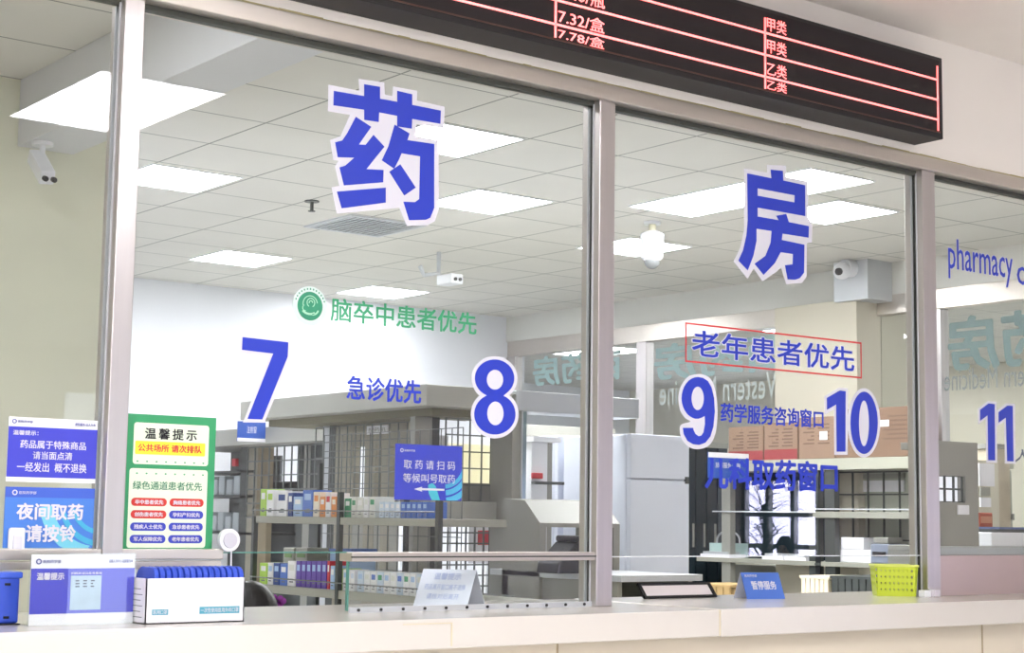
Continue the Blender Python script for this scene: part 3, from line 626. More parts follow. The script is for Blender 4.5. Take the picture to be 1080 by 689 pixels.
# intercom disc, its cable, acrylic guard
p = at(242, 570, Y=.0)
e = empty('intercom', (p.x, 0, p.z), 'round white intercom disc with a pale cable right of the green notice', 'intercom')
MB().tube([(p.x, -.004, p.z), (p.x, .014, p.z), (p.x, .020, p.z)], [.031, .031, .027], 28).build('casing', WHITEP, e, bevel=.002)
MB().tube([(p.x, -.008, p.z), (p.x, -.003, p.z)], [.02, .022], 24).build('speaker_face', mat('speaker_grey', (206, 206, 214), .4), e)
cb = [(p.x+.012, .01, p.z-.03), (p.x+.014, .012, p.z-.09), (p.x+.002, .01, p.z-.14), (p.x-.014, .005, p.z-.18), (p.x-.016, .0, CZ+.004)]
MB().tube(cb, .0022, 8).build('cable', WHITEP, e)
e = empty('acrylic_guard', (2.14, -.03, CZ), 'narrow clear acrylic guard standing between the white carton and the opening', 'guard')
MB().box(2.122, 2.126, -.09, .03, CZ, 1.178).box(2.126, 2.155, .0, .004, CZ, 1.178).build('sheet', GLASS2, e); MB().box(2.12, 2.158, -.006, .01, CZ, CZ+.008).build('foot', GREYL, e)

def tent(name, label, x0, x1, yf, yb, h, zf, fm, txt, tm, rz=0):
    """folded table sign: front sheet leaning back to a ridge, back sheet, open ends"""
    e = empty(name, (x0, yf, CZ), label, 'table sign', None, rz)
    w = x1/2; d = yb; t = .002
    L = math.hypot(d, h)
    for s, nm, m in ((-1, 'front_sheet', fm), (1, 'back_sheet', mat('table_sign_back', (214, 218, 230), .4))):
        v = Vector((0, -s*d, h)).normalized(); nn = Vector((1, 0, 0)).cross(v)*(1 if s < 0 else -1)
        MB().prism([(-w, 0), (w, 0), (w, L), (-w, L)], (0, s*d, .001), (1, 0, 0), v, nn*t).build(nm, m, e, local=True)
    v = Vector((0, d, h)).normalized(); nn = Vector((1, 0, 0)).cross(v)
    if nn.y > 0: nn = -nn
    for (s, u0, u1, v0, v1, b) in txt:
        me = glyphs(s, b); xs = [q.co.x for q in me.vertices]; ys = [q.co.y for q in me.vertices]
        a0, a1, c0, c1 = min(xs), max(xs), min(ys), max(ys); O = Vector((-w, -d, .001))+nn*.0024
        for q in me.vertices: q.co = O + Vector((1, 0, 0))*2*w*(u0+(q.co.x-a0)/(a1-a0)*(u1-u0)) + v*L*(v0+(q.co.y-c0)/(c1-c0)*(v1-v0)) + nn*(q.co.z*.02)
        me.materials.clear(); me.materials.append(tm); me.polygons.foreach_set('material_index', [0]*len(me.polygons))
        o = bpy.data.objects.new('lettering', me); COL.objects.link(o); o.parent = e
    return e, w, d, L, v, nn
_wp = at(464, 641, Z=CZ)+.078*Vector((.841, .540, 0)); _bp = at(808, 632.5, Z=CZ)+.045*Vector((.247, .969, 0))
tent('table_sign', 'white folded table sign with faint blue text in front of the shelf rack', _wp.x, .178, _wp.y, .078, .112, 0, mat('table_sign_white', (226, 232, 246), .4),
     [('温馨提示', .25, .75, .72, .9, .01), ('药品离开窗口概不退换', .12, .88, .45, .6, 0), ('请核对后离开', .2, .8, .2, .35, 0)], mat('faint_blue_ink', (176, 192, 232), .5), rz=-1.0)
tent('table_sign', 'blue folded table sign with white characters left of the yellow basket', _bp.x, .158, _bp.y, .045, .092, 0, mat('table_sign_blue', (78, 118, 206), .4, 0, .15),
     [('暂停服务', .2, .85, .35, .68, .02), ('医院药学部', .08, .4, .82, .92, 0)], W, rz=-.25)
# framed sheet lying in a black frame behind the glass
fx0, fx1 = 3.93, 4.20
e = empty('document_frame', (4.06, .30, CZ), 'black framed sheet leaning behind the glass beside the blue table sign', 'frame')
p0 = at(677, 632, Y=.3); p1 = at(753, 632, Y=.3); zt = at(715, 616, Y=.34).z
v = Vector((0, .04, zt-CZ)); vn = v.normalized(); hgt = v.length; x0, x1 = p0.x, p1.x; nn = Vector((0, -vn.z, vn.y))
fm = MB()
for a, b, c, d in ((0, x1-x0, 0, .008), (0, x1-x0, hgt-.008, hgt), (0, .012, 0, hgt), (x1-x0-.012, x1-x0, 0, hgt)):
    fm.prism([(a, c), (b, c), (b, d), (a, d)], (x0, .29, CZ), (1, 0, 0), vn, nn*.01)
fm.build('frame', BLACK, e); MB().prism([(0, 0), (x1-x0, 0), (x1-x0, hgt), (0, hgt)], (x0, .29, CZ), (1, 0, 0), vn, nn*.004).build('sheet', mat('pinkish_paper', (236, 226, 226), .5), e)
# yellow-green basket
ybm = mat('yellow_green_plastic', (206, 222, 60), .4, 0, .03)
zt = at(940, 596, Y=.14).z; pc = at(943, 630, Y=.12)
e = empty('plastic_basket', (pc.x, .12, CZ+.002), 'yellow-green perforated plastic basket at the foot of the post left of the eleven', 'basket', None, -.72)
hgt = zt-CZ; fl = .010; t = .003; hw = .070; hd = .055
def wall_holes(mb, O, U, V, wd, ht, nx, nz, fx=0.0):
    """perforated side: bars between rows and columns of round-cornered holes"""
    O, U, V = Vector(O), Vector(U), Vector(V); D = U.cross(V)*t; bw, bh = wd/(nx+.6), ht/(nz+.9)
    hwd = bw*.42; hh = bh*.42; zs = [ht*.10+bh*(k+.5) for k in range(nz)]; xs = [bw*.3+bw*(k+.5) for k in range(nx)]
    z = 0
    for k in range(nz+1):
        z1_ = zs[k]-hh/2 if k < nz else ht
        mb.prism([(0, z), (wd, z), (wd, z1_), (0, z1_)], O, U, V, D)
        if k < nz:
            x = 0
            for j in range(nx+1):
                xx = xs[j]-hwd/2 if j < nx else wd
                mb.prism([(x, z1_), (xx, z1_), (xx, zs[k]+hh/2), (x, zs[k]+hh/2)], O, U, V, D)
                if j < nx: x = xs[j]+hwd/2
            z = zs[k]+hh/2
g = MB()
wall_holes(g, (-hw, -hd, 0), (1, 0, 0), Vector((0, -fl/hgt, 1)), 2*hw, hgt, 8, 4)
wall_holes(g, (-hw, hd, 0), (0, -1, 0), Vector((-fl/hgt, 0, 1)), 2*hd, hgt, 6, 4)
wall_holes(g, (hw, -hd, 0), (0, 1, 0), Vector((fl/hgt, 0, 1)), 2*hd, hgt, 6, 4)
wall_holes(g, (hw, hd, 0), (-1, 0, 0), Vector((0, fl/hgt, 1)), 2*hw, hgt, 8, 4)
g.box(-hw, hw, -hd, hd, 0, .003); g.build('basket_body', ybm, e, local=True)
g = MB(); a, b = hw+fl, hd+fl
g.box(-a-.004, a+.004, -b-.004, -b+.003, hgt-.008, hgt+.001).box(-a-.004, a+.004, b-.003, b+.004, hgt-.008, hgt+.001).box(-a-.004, -a+.003, -b, b, hgt-.008, hgt+.001).box(a-.003, a+.004, -b, b, hgt-.008, hgt+.001)
g.build('rim', mat('basket_rim', (226, 236, 110), .4), e, bevel=.002, local=True)
#PART2
# =================================================================== INSIDE THE DISPENSARY
def quad_x(px0, px1, y0, y1, X):     # region seen on a plane facing left: returns Y near, Y far, z bottom, z top
    a = at(px0, y1, X=X); b = at(px1, y1, X=X); c = at(px0, y0, X=X); d = at(px1, y0, X=X)
    return min(a.y, b.y), max(a.y, b.y), (a.z+b.z)/2, (c.z+d.z)/2
def quad_y(px0, px1, y0, y1, Y):
    a = at(px0, y1, Y=Y); b = at(px1, y1, Y=Y); c = at(px0, y0, Y=Y); d = at(px1, y0, Y=Y)
    return (a.x+c.x)/2, (b.x+d.x)/2, (a.z+b.z)/2, (c.z+d.z)/2
SHELF = mat('shelf_grey_paint', (158, 158, 146), .45, .1, .06, 3)
WIRE = mat('grey_wire', (120, 124, 122), .4, .5)
GLOW = emit('emissive_glazing', (236, 240, 250), .28)  # panes made bright by their own emission
def mesh_x(X, y0, y1, z0, z1, step=.1, r=.0035):
    g = MB(); n = max(2, round((y1-y0)/step)); k = max(2, round((z1-z0)/step))
    for i in range(n+1): y = y0+(y1-y0)*i/n; g.box(X-r, X+r, y-r, y+r, z0, z1)
    for i in range(k+1): z = z0+(z1-z0)*i/k; g.box(X-r*1.2, X+r*.8, y0, y1, z-r, z+r)
    return g
def mesh_y(Y, x0, x1, z0, z1, step=.1, r=.0035):
    g = MB(); n = max(2, round((x1-x0)/step)); k = max(2, round((z1-z0)/step))
    for i in range(n+1): x = x0+(x1-x0)*i/n; g.box(x-r, x+r, Y-r, Y+r, z0, z1)
    for i in range(k+1): z = z0+(z1-z0)*i/k; g.box(x0, x1, Y-r*1.2, Y+r*.8, z-r, z+r)
    return g
# --- wire rack of medicines nearest the counter
RX = 4.2; ZU, ZL = 1.318, .972
e = empty('medicine_rack', (RX+.2, 2.5, 0), 'grey shelf rack full of small medicine cartons behind the left counter', 'rack')
for ya, yb_ in ((2.76, 3.56), (1.95, 2.74)):
    MB().box(RX, RX+.4, ya, yb_, ZU-.035, ZU).build('shelf', SHELF, e, bevel=.003)
for ya, yb_ in ((2.76, 3.62), (1.35, 2.74)):
    MB().box(RX, RX+.4, ya, yb_, ZL-.04, ZL).build('shelf', SHELF, e, bevel=.003)
for y in (3.58, 2.75, 1.93): MB().box(RX-.005, RX+.02, y-.012, y+.012, 0, ZU+.12 if y < 3 else ZU).build('upright', GREYD, e)
for y in (3.58, 2.75, 1.37): MB().box(RX+.38, RX+.4, y-.012, y+.012, 0, 1.6).build('upright', GREYD, e)
for z, y0 in ((ZU+.03, 1.95), (ZL+.035, 1.37)): MB().tube([(RX-.004, y0, z), (RX-.004, 3.6, z)], .0035, 6).build('front_rail', WIRE, e)
mesh_x(RX+.4, 2.3, 3.56, ZL, 1.75, .09, .002).build('wire_back', WIRE, e)
C_ = dict(lime=(176, 214, 90), white=(238, 238, 240), sky=(170, 198, 232), blue=(86, 122, 204), navy=(48, 74, 140), cream=(236, 228, 212), orange=(228, 150, 84), green=(70, 150, 110), off=(222, 224, 218), purple=(104, 78, 170), red=(206, 64, 72), teal=(70, 130, 130), pale=(206, 220, 236))
CN = dict(lime='lime green', white='white', sky='sky blue', blue='blue', navy='navy blue', cream='cream', orange='orange', green='green', off='off-white', purple='purple', red='red', teal='teal', pale='pale blue')
def cm(k): return mat('carton_'+k, C_[k], .5, 0, .03)
ORD = ['first', 'second', 'third', 'fourth', 'fifth', 'sixth', 'seventh', 'eighth', 'ninth', 'tenth', 'eleventh', 'twelfth', 'thirteenth', 'fourteenth', 'fifteenth', 'sixteenth', 'seventeenth', 'eighteenth', 'nineteenth', 'twentieth', 'twenty-first', 'twenty-second', 'twenty-third', 'twenty-fourth', 'twenty-fifth', 'twenty-sixth', 'twenty-seventh', 'twenty-eighth', 'twenty-ninth', 'thirtieth', 'thirty-first', 'thirty-second']
def carton(pa, pb, ty, body, stripe, z, shelfname, i, X=RX, dx=.11, back=.02, gap=.0015, where='medicine rack', grp=None, nm='medicine_carton'):
    X = X+back; a = at(pa, ty, X=X); b = at(pb, ty, X=X); y1, y0 = a.y-gap, b.y+gap; zt = (a.z+b.z)/2
    hgt = zt-z; g = MB(); g.box(X, X+dx, y0, y1, z+.0005, zt, 0)
    w_ = y1-y0
    e = empty(nm, (X+dx/2, (y0+y1)/2, z), '%s carton with %s print, %s from left on the %s rack shelf' % (CN[body], CN[stripe], ORD[i], shelfname.split()[0]), 'carton', grp or 'cartons on the %s of the %s' % (shelfname, where))
    g.build('box_body', cm(body), e, bevel=.0012)
    l = MB()
    l.box(X-.0006, X, y0+w_*.18, y1-w_*.18, z+hgt*.62, z+hgt*.86); l.build('printed_band', cm(stripe), e)
    l = MB(); l.box(X-.0006, X, y0+w_*.25, y1-w_*.25, z+hgt*.15, z+hgt*.20).box(X-.0006, X, y0+w_*.25, y1-w_*.4, z+hgt*.26, z+hgt*.30); l.build('small_print', mat('grey_print', (120, 124, 130), .6), e)
up = [(275, 281, 516, 'lime', 'white'), (281.5, 289, 517, 'white', 'lime'), (292, 303, 518, 'white', 'navy'), (304, 309, 520, 'navy', 'white'), (309.5, 319, 524, 'sky', 'white'), (319.5, 330, 517, 'blue', 'sky'), (330.5, 337, 519, 'cream', 'orange'), (337.5, 343, 524, 'orange', 'white'), (343.5, 349, 520, 'white', 'red'), (349.5, 355, 524, 'orange', 'cream'),
      (358, 363, 524, 'white', 'off'), (363.5, 370, 526, 'green', 'white'), (370.5, 376, 525, 'off', 'green'), (376.5, 383, 525, 'off', 'white'), (383.5, 389, 524, 'white', 'off'), (389.5, 396, 524, 'off', 'green')]
x = 400.0
for k in range(9): up.append((x, x+5.2, 529.5, 'pale' if k < 4 else 'blue', 'white' if k < 4 else 'sky')); x += 5.7
for i, (a_, b_, t_, c1, c2) in enumerate(up): carton(a_, b_, t_, c1, c2, ZU, 'upper shelf', i)
lo = [(274, 282, 594, 'lime', 'white'), (282.5, 288, 594, 'white', 'sky'), (288.5, 295, 594, 'navy', 'sky'), (295.5, 303, 595, 'blue', 'white'), (303.5, 312, 592, 'white', 'off')]
x = 312.5
for k in range(6): lo.append((x, x+5, 592, 'purple', 'sky')); x += 5.4
lo += [(345.2, 348, 592, 'red', 'white'), (348.5, 353, 597, 'sky', 'white'), (357.2, 361, 600, 'lime', 'white'), (361.5, 369, 601, 'white', 'sky'), (369.5, 374, 602, 'white', 'pale')]
x = 377.0
for k in range(14): lo.append((x, x+6.4, 602.5+k*.35, 'white' if k % 3 else 'pale', ('sky', 'off', 'blue', 'green')[k % 4])); x += 6.9
for i, (a_, b_, t_, c1, c2) in enumerate(lo): carton(a_, b_, t_, c1, c2, ZL, 'lower shelf', i)
for i, (a_, b_, c1) in enumerate(((296, 303, 'pale'), (303.6, 310, 'sky'), (326, 333, 'pale'), (334, 341, 'pale'))):
    pass
# tall blue bottle trays and grey bins behind the front row
for i, (a_, b_) in enumerate(((347, 358), (359, 371))):
    p = quad_x(a_, b_, 579, 612, RX+.18); y0, y1 = p[0]+.002, p[1]-.002
    e = empty('dispenser_tray', (RX+.22, (y0+y1)/2, ZL), ('left' if i == 0 else 'right')+' pale blue tall tray with a dark blue rim behind the lower shelf cartons', 'tray', 'pale blue trays on the lower shelf')
    MB().box(RX+.18, RX+.32, y0, y1, ZL+.001, p[3]-.01).build('tray_body', cm('sky'), e, bevel=.003); MB().box(RX+.175, RX+.325, y0-.0005, y1+.0005, p[3]-.012, p[3]).build('rim', cm('blue'), e)
for i, (a_, b_) in enumerate(((298, 310), (311, 324))):
    p = quad_x(a_, b_, 578, 590, RX+.24); y0, y1 = p[0]+.004, p[1]-.004
    e = empty('storage_bin', (RX+.3, (y0+y1)/2, ZL), ('left' if i == 0 else 'right')+' grey bin with a green label behind the lower shelf cartons', 'bin', 'grey bins on the lower shelf')
    MB().box(RX+.24, RX+.37, y0, y1, ZL+.001, p[3]).build('bin_body', SHELF, e, bevel=.004)
    MB().box(RX+.238, RX+.24, y0+.02, y1-.02, p[3]-.05, p[3]-.03).build('label_strip', mat('label_green', (120, 150, 96), .5), e)
# --- large grey booth with a slab roof behind the rack
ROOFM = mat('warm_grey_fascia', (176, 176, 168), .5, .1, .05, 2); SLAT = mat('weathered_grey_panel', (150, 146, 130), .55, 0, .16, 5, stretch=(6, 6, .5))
BZ = 2.0; BX, BY = 4.78, 2.87
xe = at(540, 430, Y=BY).x
e = empty('dispensing_booth', (5.6, 3.8, 0), 'large grey booth with an overhanging slab roof behind the figure 8 and short blue words', 'booth')
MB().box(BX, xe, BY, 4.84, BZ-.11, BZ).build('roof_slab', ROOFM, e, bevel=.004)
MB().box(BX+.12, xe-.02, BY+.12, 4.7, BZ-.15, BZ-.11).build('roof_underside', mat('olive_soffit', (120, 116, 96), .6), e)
IX = BX+.3; IY = BY+.25
yA = at(338, 450, X=IX).y
for pa, pb, m_, nm in ((338, 345, GREYL, 'corner_post'), (345, 352, GREYD, 'post'), (352, 371, SLAT, 'panel'), (383, 394, SLAT, 'panel'), (401, 410, SLAT, 'panel'), (421, 431, SLAT, 'panel'), (431, 437, GREYD, 'post')):
    q = quad_x(pa, pb, 450, 545, IX); MB().box(IX, IX+.05, q[0], q[1], 0, BZ-.15).build(nm, m_, e, bevel=.002)
q = quad_x(371, 431, 458, 545, IX); MB().box(IX+.002, IX+.04, q[0], q[1], 1.72, BZ-.15).build('head_panel', SLAT, e); MB().box(IX+.002, IX+.04, q[0], q[1], 0, 1.40).build('lower_panel', GREYM, e)
q = quad_x(371, 431, 466, 528, IX+.3); MB().box(IX+.3, IX+.32, q[0]-.3, q[1]+.2, 1.38, 1.75).build('glowing_glazing', GLOW, e)
q = quad_x(387, 409, 449, 458, IX-.004); MB().box(IX-.006, IX, q[0], q[1], q[2], q[3]).build('name_plate', WPAPER, e)
t = text('lettering', '配药机', (IX-.007, q[1]-.02, q[2]+.012), (0, -1, 0), ZA, q[1]-q[0]-.04, q[3]-q[2]-.024, GREYM, e); del t['_b']
ym0 = at(437, 500, X=IX-.02).y
mesh_x(IX-.03, max(IY, ym0-.2), yA, 1.3, BZ-.16, .085, .0028).build('wire_mesh', WIRE, e)
for pa, pb, m_, nm in ((437, 455, GREYM, 'post'), (455, 463, GREYD, 'post'), (522, 528, GREYD, 'post'), (528, 534, GREYM, 'post')):
    q = quad_y(pa, pb, 450, 545, IY); MB().box(q[0], q[1], IY, IY+.05, 0, BZ-.15).build(nm, m_, e, bevel=.002)
q = quad_y(463, 522, 447, 510, IY+.1)
zs = at(490, 468, Y=IY+.1).z
MB().box(q[0]-.1, q[1]+.1, IY+.15, IY+.17, zs, q[3]+.1).build('glowing_glazing', GLOW, e); MB().box(q[0]-.05, (q[0]+q[1])/2-.1, IY+.14, IY+.15, 1.3, zs+.04).build('white_sheet', WPAPER, e)
MB().box((q[0]+q[1])/2-.1, q[1]+.1, IY+.14, IY+.16, q[2], zs).build('yellow_glazing', emit('warm_emissive_pane', (250, 240, 170), .26), e)  # yellow pane brightened by emission of its own, no lamp
MB().box(q[0], q[1], IY, IY+.04, 1.33, q[2]).build('window_sill', GREYM, e)
p = quad_y(455, 525, 529, 551, IY-.1); MB().box(p[0], p[1]+.1, IY-.12, IY, p[2], p[3]).build('ledge', ROOFM, e, bevel=.004)
MB().box(q[0]-.1, q[1]+.1, IY+.3, IY+.32, .9, p[2]).build('lower_glazing', GLOW, e)
mesh_y(IY-.03, q[0]-.05, q[1]+.05, p[3], BZ-.15, .085, .0035).build('wire_mesh', WIRE, e); mesh_y(IY+.1, q[0]-.05, q[1]+.05, .9, p[2], .06, .004).build('wire_mesh', WIRE, e)
e2 = e
rd = quad_y(497, 522, 556, 575, IY+.2)
e = empty('poster', (rd[0], IY+.22, rd[2]), 'small red and white poster inside the grey booth behind its lower bars', 'poster')
MB().box(rd[0], rd[1], IY+.22, IY+.224, rd[2]-.1, rd[3]).build('sheet', WPAPER, e); MB().box(rd[0]+.06, rd[1], IY+.217, IY+.22, rd[2], rd[3]-.02).build('red_block', cm('red'), e)
# --- farther booth on the left
AX = 6.3
e = empty('dispensing_booth', (7, 7.4, 0), 'farther grey booth with dark shelves behind the green notice and the foot of the 7', 'booth')
MB().box(AX, 8.2, 5.3, 9.2, BZ-.13, BZ).build('roof_slab', ROOFM, e, bevel=.004)
JX = AX+.2
MB().box(JX+.5, JX+.54, 5.4, 9.1, 0, BZ-.13).build('dark_back', GREYD, e)
for pa, pb, m_, nm in ((252, 260, GREYD, 'post'), (260, 270, SLAT, 'panel'), (270, 281, mat('ochre_grey_panel', (140, 128, 104), .6, 0, .1), 'panel'), (312, 319, GREYD, 'post'), (319, 326, GREYM, 'panel'), (326, 340, GREYD, 'panel')):
    q = quad_x(pa, pb, 465, 545, JX); MB().box(JX, JX+.05, q[0], q[1], 0, BZ-.13).build(nm, m_, e)
q = quad_x(281, 312, 470, 508, JX+.1); MB().box(JX+.12, JX+.14, q[0], q[1], q[2], q[3]).build('glowing_glazing', GLOW, e)
MB().box(JX+.1, JX+.12, q[0]+.25, q[1]-.05, q[2], q[3]-.08).build('dark_pane', mat('smoky_pane', (110, 112, 112), .3), e)
mesh_x(JX-.02, q[0]-.6, q[1]+.1, 1.3, BZ-.14, .12, .005).build('wire_mesh', WIRE, e)
for z in (1.18, 1.48, 1.68): MB().box(JX, JX+.4, 7.75, 9.1, z-.02, z).build('shelf', GREYD, e)
rb = quad_x(248, 251.5, 484, 492, JX)
MB().box(JX-.03, JX, rb[0], rb[1], rb[2], rb[3]).build('red_tag', cm('red'), e)
k = 0
for z, n in ((1.18, 8), (1.48, 9)):
    for i in range(n):
        y = 9.0-i*.13; g = MB().box(JX+.02, JX+.14, y-.05, y+.05, z, z+.13+.03*(i % 2)).build('white_bottle', mat('frosted_white', (168, 176, 180), .4), None, bevel=.01)
        tag(g, 'frosted white bottle on the %s dark shelf of the farther booth, %s from the left' % ('lower' if z < 1.3 else 'middle', ORD[i]), 'bottle', 'frosted bottles in the farther booth')
# small hanging signs
e = empty('hanging_sign', (6, 6.2, 1.8), 'small blue and white sign on the farther booth at the foot of the seven', 'sign')
_y = at(280, 455, X=6.292).y
q = quad_y(250.5, 280, 445, 466, _y)
MB().box(q[0], q[1], _y, _y+.006, q[2], q[3]).build('board', mat('small_sign_blue', (36, 84, 176), .4), e); MB().box(q[0], q[1], _y-.002, _y, q[2], q[2]+(q[3]-q[2])*.17).build('white_strip', WPAPER, e)
line_on(e, '注射窗', q[0]+.08, q[1]-.08, q[2]+(q[3]-q[2])*.42, q[2]+(q[3]-q[2])*.78, _y-.002, W, .0)
e = empty('hanging_sign', (9.4, 5.45, 1.75), 'blue and white sign fixed to the rack left of the brown cartons', 'sign')
_y = at(789.5, 490, X=9.872).y; q = quad_y(747, 789.5, 478, 505, _y)
MB().box(q[0], q[1], _y, _y+.006, q[2], q[3]).build('board', mat('small_sign_blue', (36, 84, 176), .4), e); MB().box(q[0], q[1], _y-.002, _y, q[3]-(q[3]-q[2])*.2, q[3]).build('white_strip', WPAPER, e)
line_on(e, '肺科服务 咨询', q[0]+.08, q[1]-.1, q[2]+(q[3]-q[2])*.4, q[2]+(q[3]-q[2])*.62, _y-.002, W)
# --- framed doorway unit between the booth and the middle post
CY0 = 2.86
e = empty('steel_doorway', (5.8, CY0, 0), 'grey steel doorway frame with a broad head just left of the middle post', 'doorway')
q = quad_y(545, 660, 416, 437, CY0); MB().box(q[0], q[1]+.1, CY0, CY0+.2, q[2], q[3]).build('head', mat('pale_steel_head', (186, 192, 194), .35, .4, .05), e, bevel=.004)
x0 = at(541, 500, Y=CY0).x; x1 = at(551, 500, Y=CY0).x; x2 = at(558.5, 500, Y=CY0).x
MB().box(x0, x1, CY0+.01, CY0+.2, 0, q[3]-.02).build('left_jamb', GREYM, e, bevel=.004)
MB().box(x1, x2, CY0+.03, CY0+.2, 0, q[2]).build('glass_leaf_edge', mat('teal_grey_glass', (122, 146, 150), .15, .1, .1), e)
MB().box(x1-.006, x1, CY0+.0, CY0+.03, 0, q[2]).build('edge_strip', GREYL, e)
# white refrigerators
def fridge(label, px0, px1, ty, Y, depth, split=None, handle=None, body=FRIDGE):
    x0 = at(px0, 540, Y=Y).x; x1 = at(px1, 540, Y=Y).x; zt = at((px0+px1)/2, ty, Y=Y).z
    e = empty('refrigerator', ((x0+x1)/2, Y, 0), label, 'refrigerator')
    MB().box(x0, x1, Y+.04, Y+depth, .02, zt).build('cabinet_body', body, e, bevel=.01)
    zs = split or .7
    MB().box(x0, x1, Y, Y+.036, .1, zs-.004).build('door', body, e, bevel=.006); MB().box(x0, x1, Y, Y+.036, zs+.004, zt).build('door', body, e, bevel=.006)
    MB().box(x1-.035, x1-.012, Y-.012, Y, zs-.02, zs+.02).build('handle', GREYD, e)
    MB().box(x0+.02, x1-.02, Y+.05, Y+.3, 0, .02).build('foot', BLACK, e)
    return e, x0, x1, zt
fridge('tall pale refrigerator standing below the figure 9', 665, 727, 459, 2.95, .6, at(727, 507, Y=2.95).z)
fridge('pale refrigerator half hidden by the middle post', 588, 655, 461, 3.6, .6)
e = empty('dispensing_machine', (6, 3.3, 0), 'narrow white machine with a red label left of the half hidden refrigerator', 'machine')
x0 = at(560, 540, Y=3.28).x; x1 = at(577, 540, Y=3.28).x; x2 = at(586.5, 540, Y=3.28).x; zt = at(570, 461, Y=3.28).z
MB().box(x0, x1, 3.28, 3.8, 0, zt-.03).build('white_front', WHITEP, e, bevel=.004); MB().box(x1, x2, 3.32, 3.8, 0, zt-.03).build('grey_side', GREYM, e); MB().box(x0-.02, x2, 3.24, 3.82, zt-.03, zt).build('top_plate', WPAPER, e)
q = quad_y(561, 572, 499, 505, 3.27); MB().box(q[0], q[1], 3.262, 3.28, q[2], q[3]).build('red_label', cm('red'), e, bevel=.004); MB().box(x0, x1+.1, 3.25, 3.28, at(570, 511, Y=3.26).z, at(570, 508, Y=3.26).z).build('dark_rail', GREYD, e)
# grey sloping desk box and a black desk monitor right of the doorway
e = empty('sorting_desk', (5.9, 2.3, 0), 'grey desk with a sloping upper panel left of the middle post', 'desk')
dx0 = at(556, 560, Y=2.4).x; dx1 = at(640, 560, Y=2.4).x
za, zb_ = at(590, 527, Y=2.5).z, at(590, 552, Y=2.3).z
MB().prism([(0, zb_), (.12, za-.01), (.3, za), (.3, zb_-.02), (0, zb_-.02)], (dx0, 2.3, 0), YA, ZA, (dx1-dx0, 0, 0)).build('sloping_panel', GREYM, e)
MB().box(dx0, dx0+.04, 2.3, 2.6, 0, zb_-.02).box(dx1-.04, dx1, 2.3, 2.6, 0, zb_-.02).build('side_frame', GREYM, e)
zd = at(600, 606, Y=1.9).z
MB().box(dx0, dx1, 1.7, 2.7, zd-.03, zd).build('desk_top', GREYL, e, bevel=.003); MB().box(dx0, dx1, 2.55, 2.6, 0, zd-.03).build('modesty_panel', GREYM, e)
MB().box(dx0+.02, dx0+.05, 1.75, 2.5, 0, zd-.03).box(dx1-.05, dx1-.02, 1.75, 2.5, 0, zd-.03).build('desk_side', GREYM, e)
e = empty('desk_phone', (5.8, 1.95, zd), 'black desk telephone with a small white highlight, left of the middle post', 'telephone')
q = quad_y(588, 622, 572, 605, 1.95)
MB().prism([(q[0], zd+.001), (q[1], zd+.001), (q[1], q[3]), (q[0]+(q[1]-q[0])*.6, q[3]), (q[0]+.01, zd+.05)], (0, 1.95, 0), XA, ZA, (0, .16, 0)).build('base', mat('near_black_plastic', (30, 34, 42), .35), e, bevel=.006)
MB().ball((q[0]+(q[1]-q[0])*.42, 1.947, (zd+q[3])/2), .006).build('white_highlight', WPAPER, e); MB().box(q[1]-.09, q[1]-.04, 1.93, 2.1, q[3], q[3]+.03).build('handset', BLACK, e, bevel=.01)  # small white ball stands in for a highlight on the black shape
# --- dark glass cupboard and racks on the right
KY = 6.25
e = empty('glass_cupboard', (9.4, KY, 0), 'dark glass-fronted cupboard right of the tall refrigerator', 'cupboard')
x0 = at(722, 540, Y=KY).x; x1 = at(858, 540, Y=KY).x; x1 = min(x1, 10.35); zt = at(740, 466, Y=KY).z
MB().box(x0, x1, KY+.03, KY+.5, 0, zt).build('cabinet_body', GREYD, e, bevel=.004)
n = 4
for k in range(n):
    a = x0+(x1-x0)*k/n; b = x0+(x1-x0)*(k+1)/n; d = MB().box(a+.01, b-.01, KY, KY+.025, .08, zt-.05).build('door', DKGLASS, e)
    MB().box(b-.04, b-.028, KY-.015, KY, 1.1, 1.3).build('handle', GREYM, d).parent = d
for ch in [o for o in bpy.data.objects if o.name.startswith('handle') and o.parent and o.parent.name.startswith('door') and o.parent.parent == e]: pass
MB().box(x0, x1, KY-.005, KY+.03, zt-.05, zt).build('top_rail', GREYM, e)
SX = 9.88
e = empty('storage_rack', (10.1, 4.9, 0), 'grey wire-backed rack under the brown cartons on the right', 'rack')
ya, yb_ = 3.3, 5.86
TZ = 1.825
MB().box(SX, SX+.45, ya, yb_, TZ-.09, TZ).build('top_beam', mat('stone_grey_beam', (176, 176, 160), .45), e, bevel=.004)
MB().box(SX, SX+.45, ya, yb_+.3, .985, 1.02).build('shelf', SHELF, e, bevel=.003)
MB().box(SX, SX+.45, ya, at(857, 550, X=SX).y, 1.36, 1.41).build('shelf', SHELF, e, bevel=.003)
MB().box(SX, SX+.02, ya, at(857, 550, X=SX).y, 1.425, 1.435).box(SX, SX+.02, at(857, 550, X=SX).y, at(725, 550, X=SX).y-.3, 1.40, 1.41).build('front_rail', GREYL, e)
for y in (ya+.03, at(873, 520, X=SX).y, at(856, 520, X=SX).y, yb_-.03): MB().box(SX+.02, SX+.08, y-.05, y+.05, 0, TZ-.09).build('upright', GREYD if y < 5 else GREYM, e)
mesh_x(SX+.3, ya, at(857, 550, X=SX).y, 1.02, TZ-.1, .16, .006).build('wire_back', GREYD, e)
MB().box(SX+.27, SX+.29, at(857, 550, X=SX).y, yb_+.15, 1.02, TZ-.092).build('reflection_backing', DKGLASS, e)  # dark sheet added so the hall window reflection shows in the glass
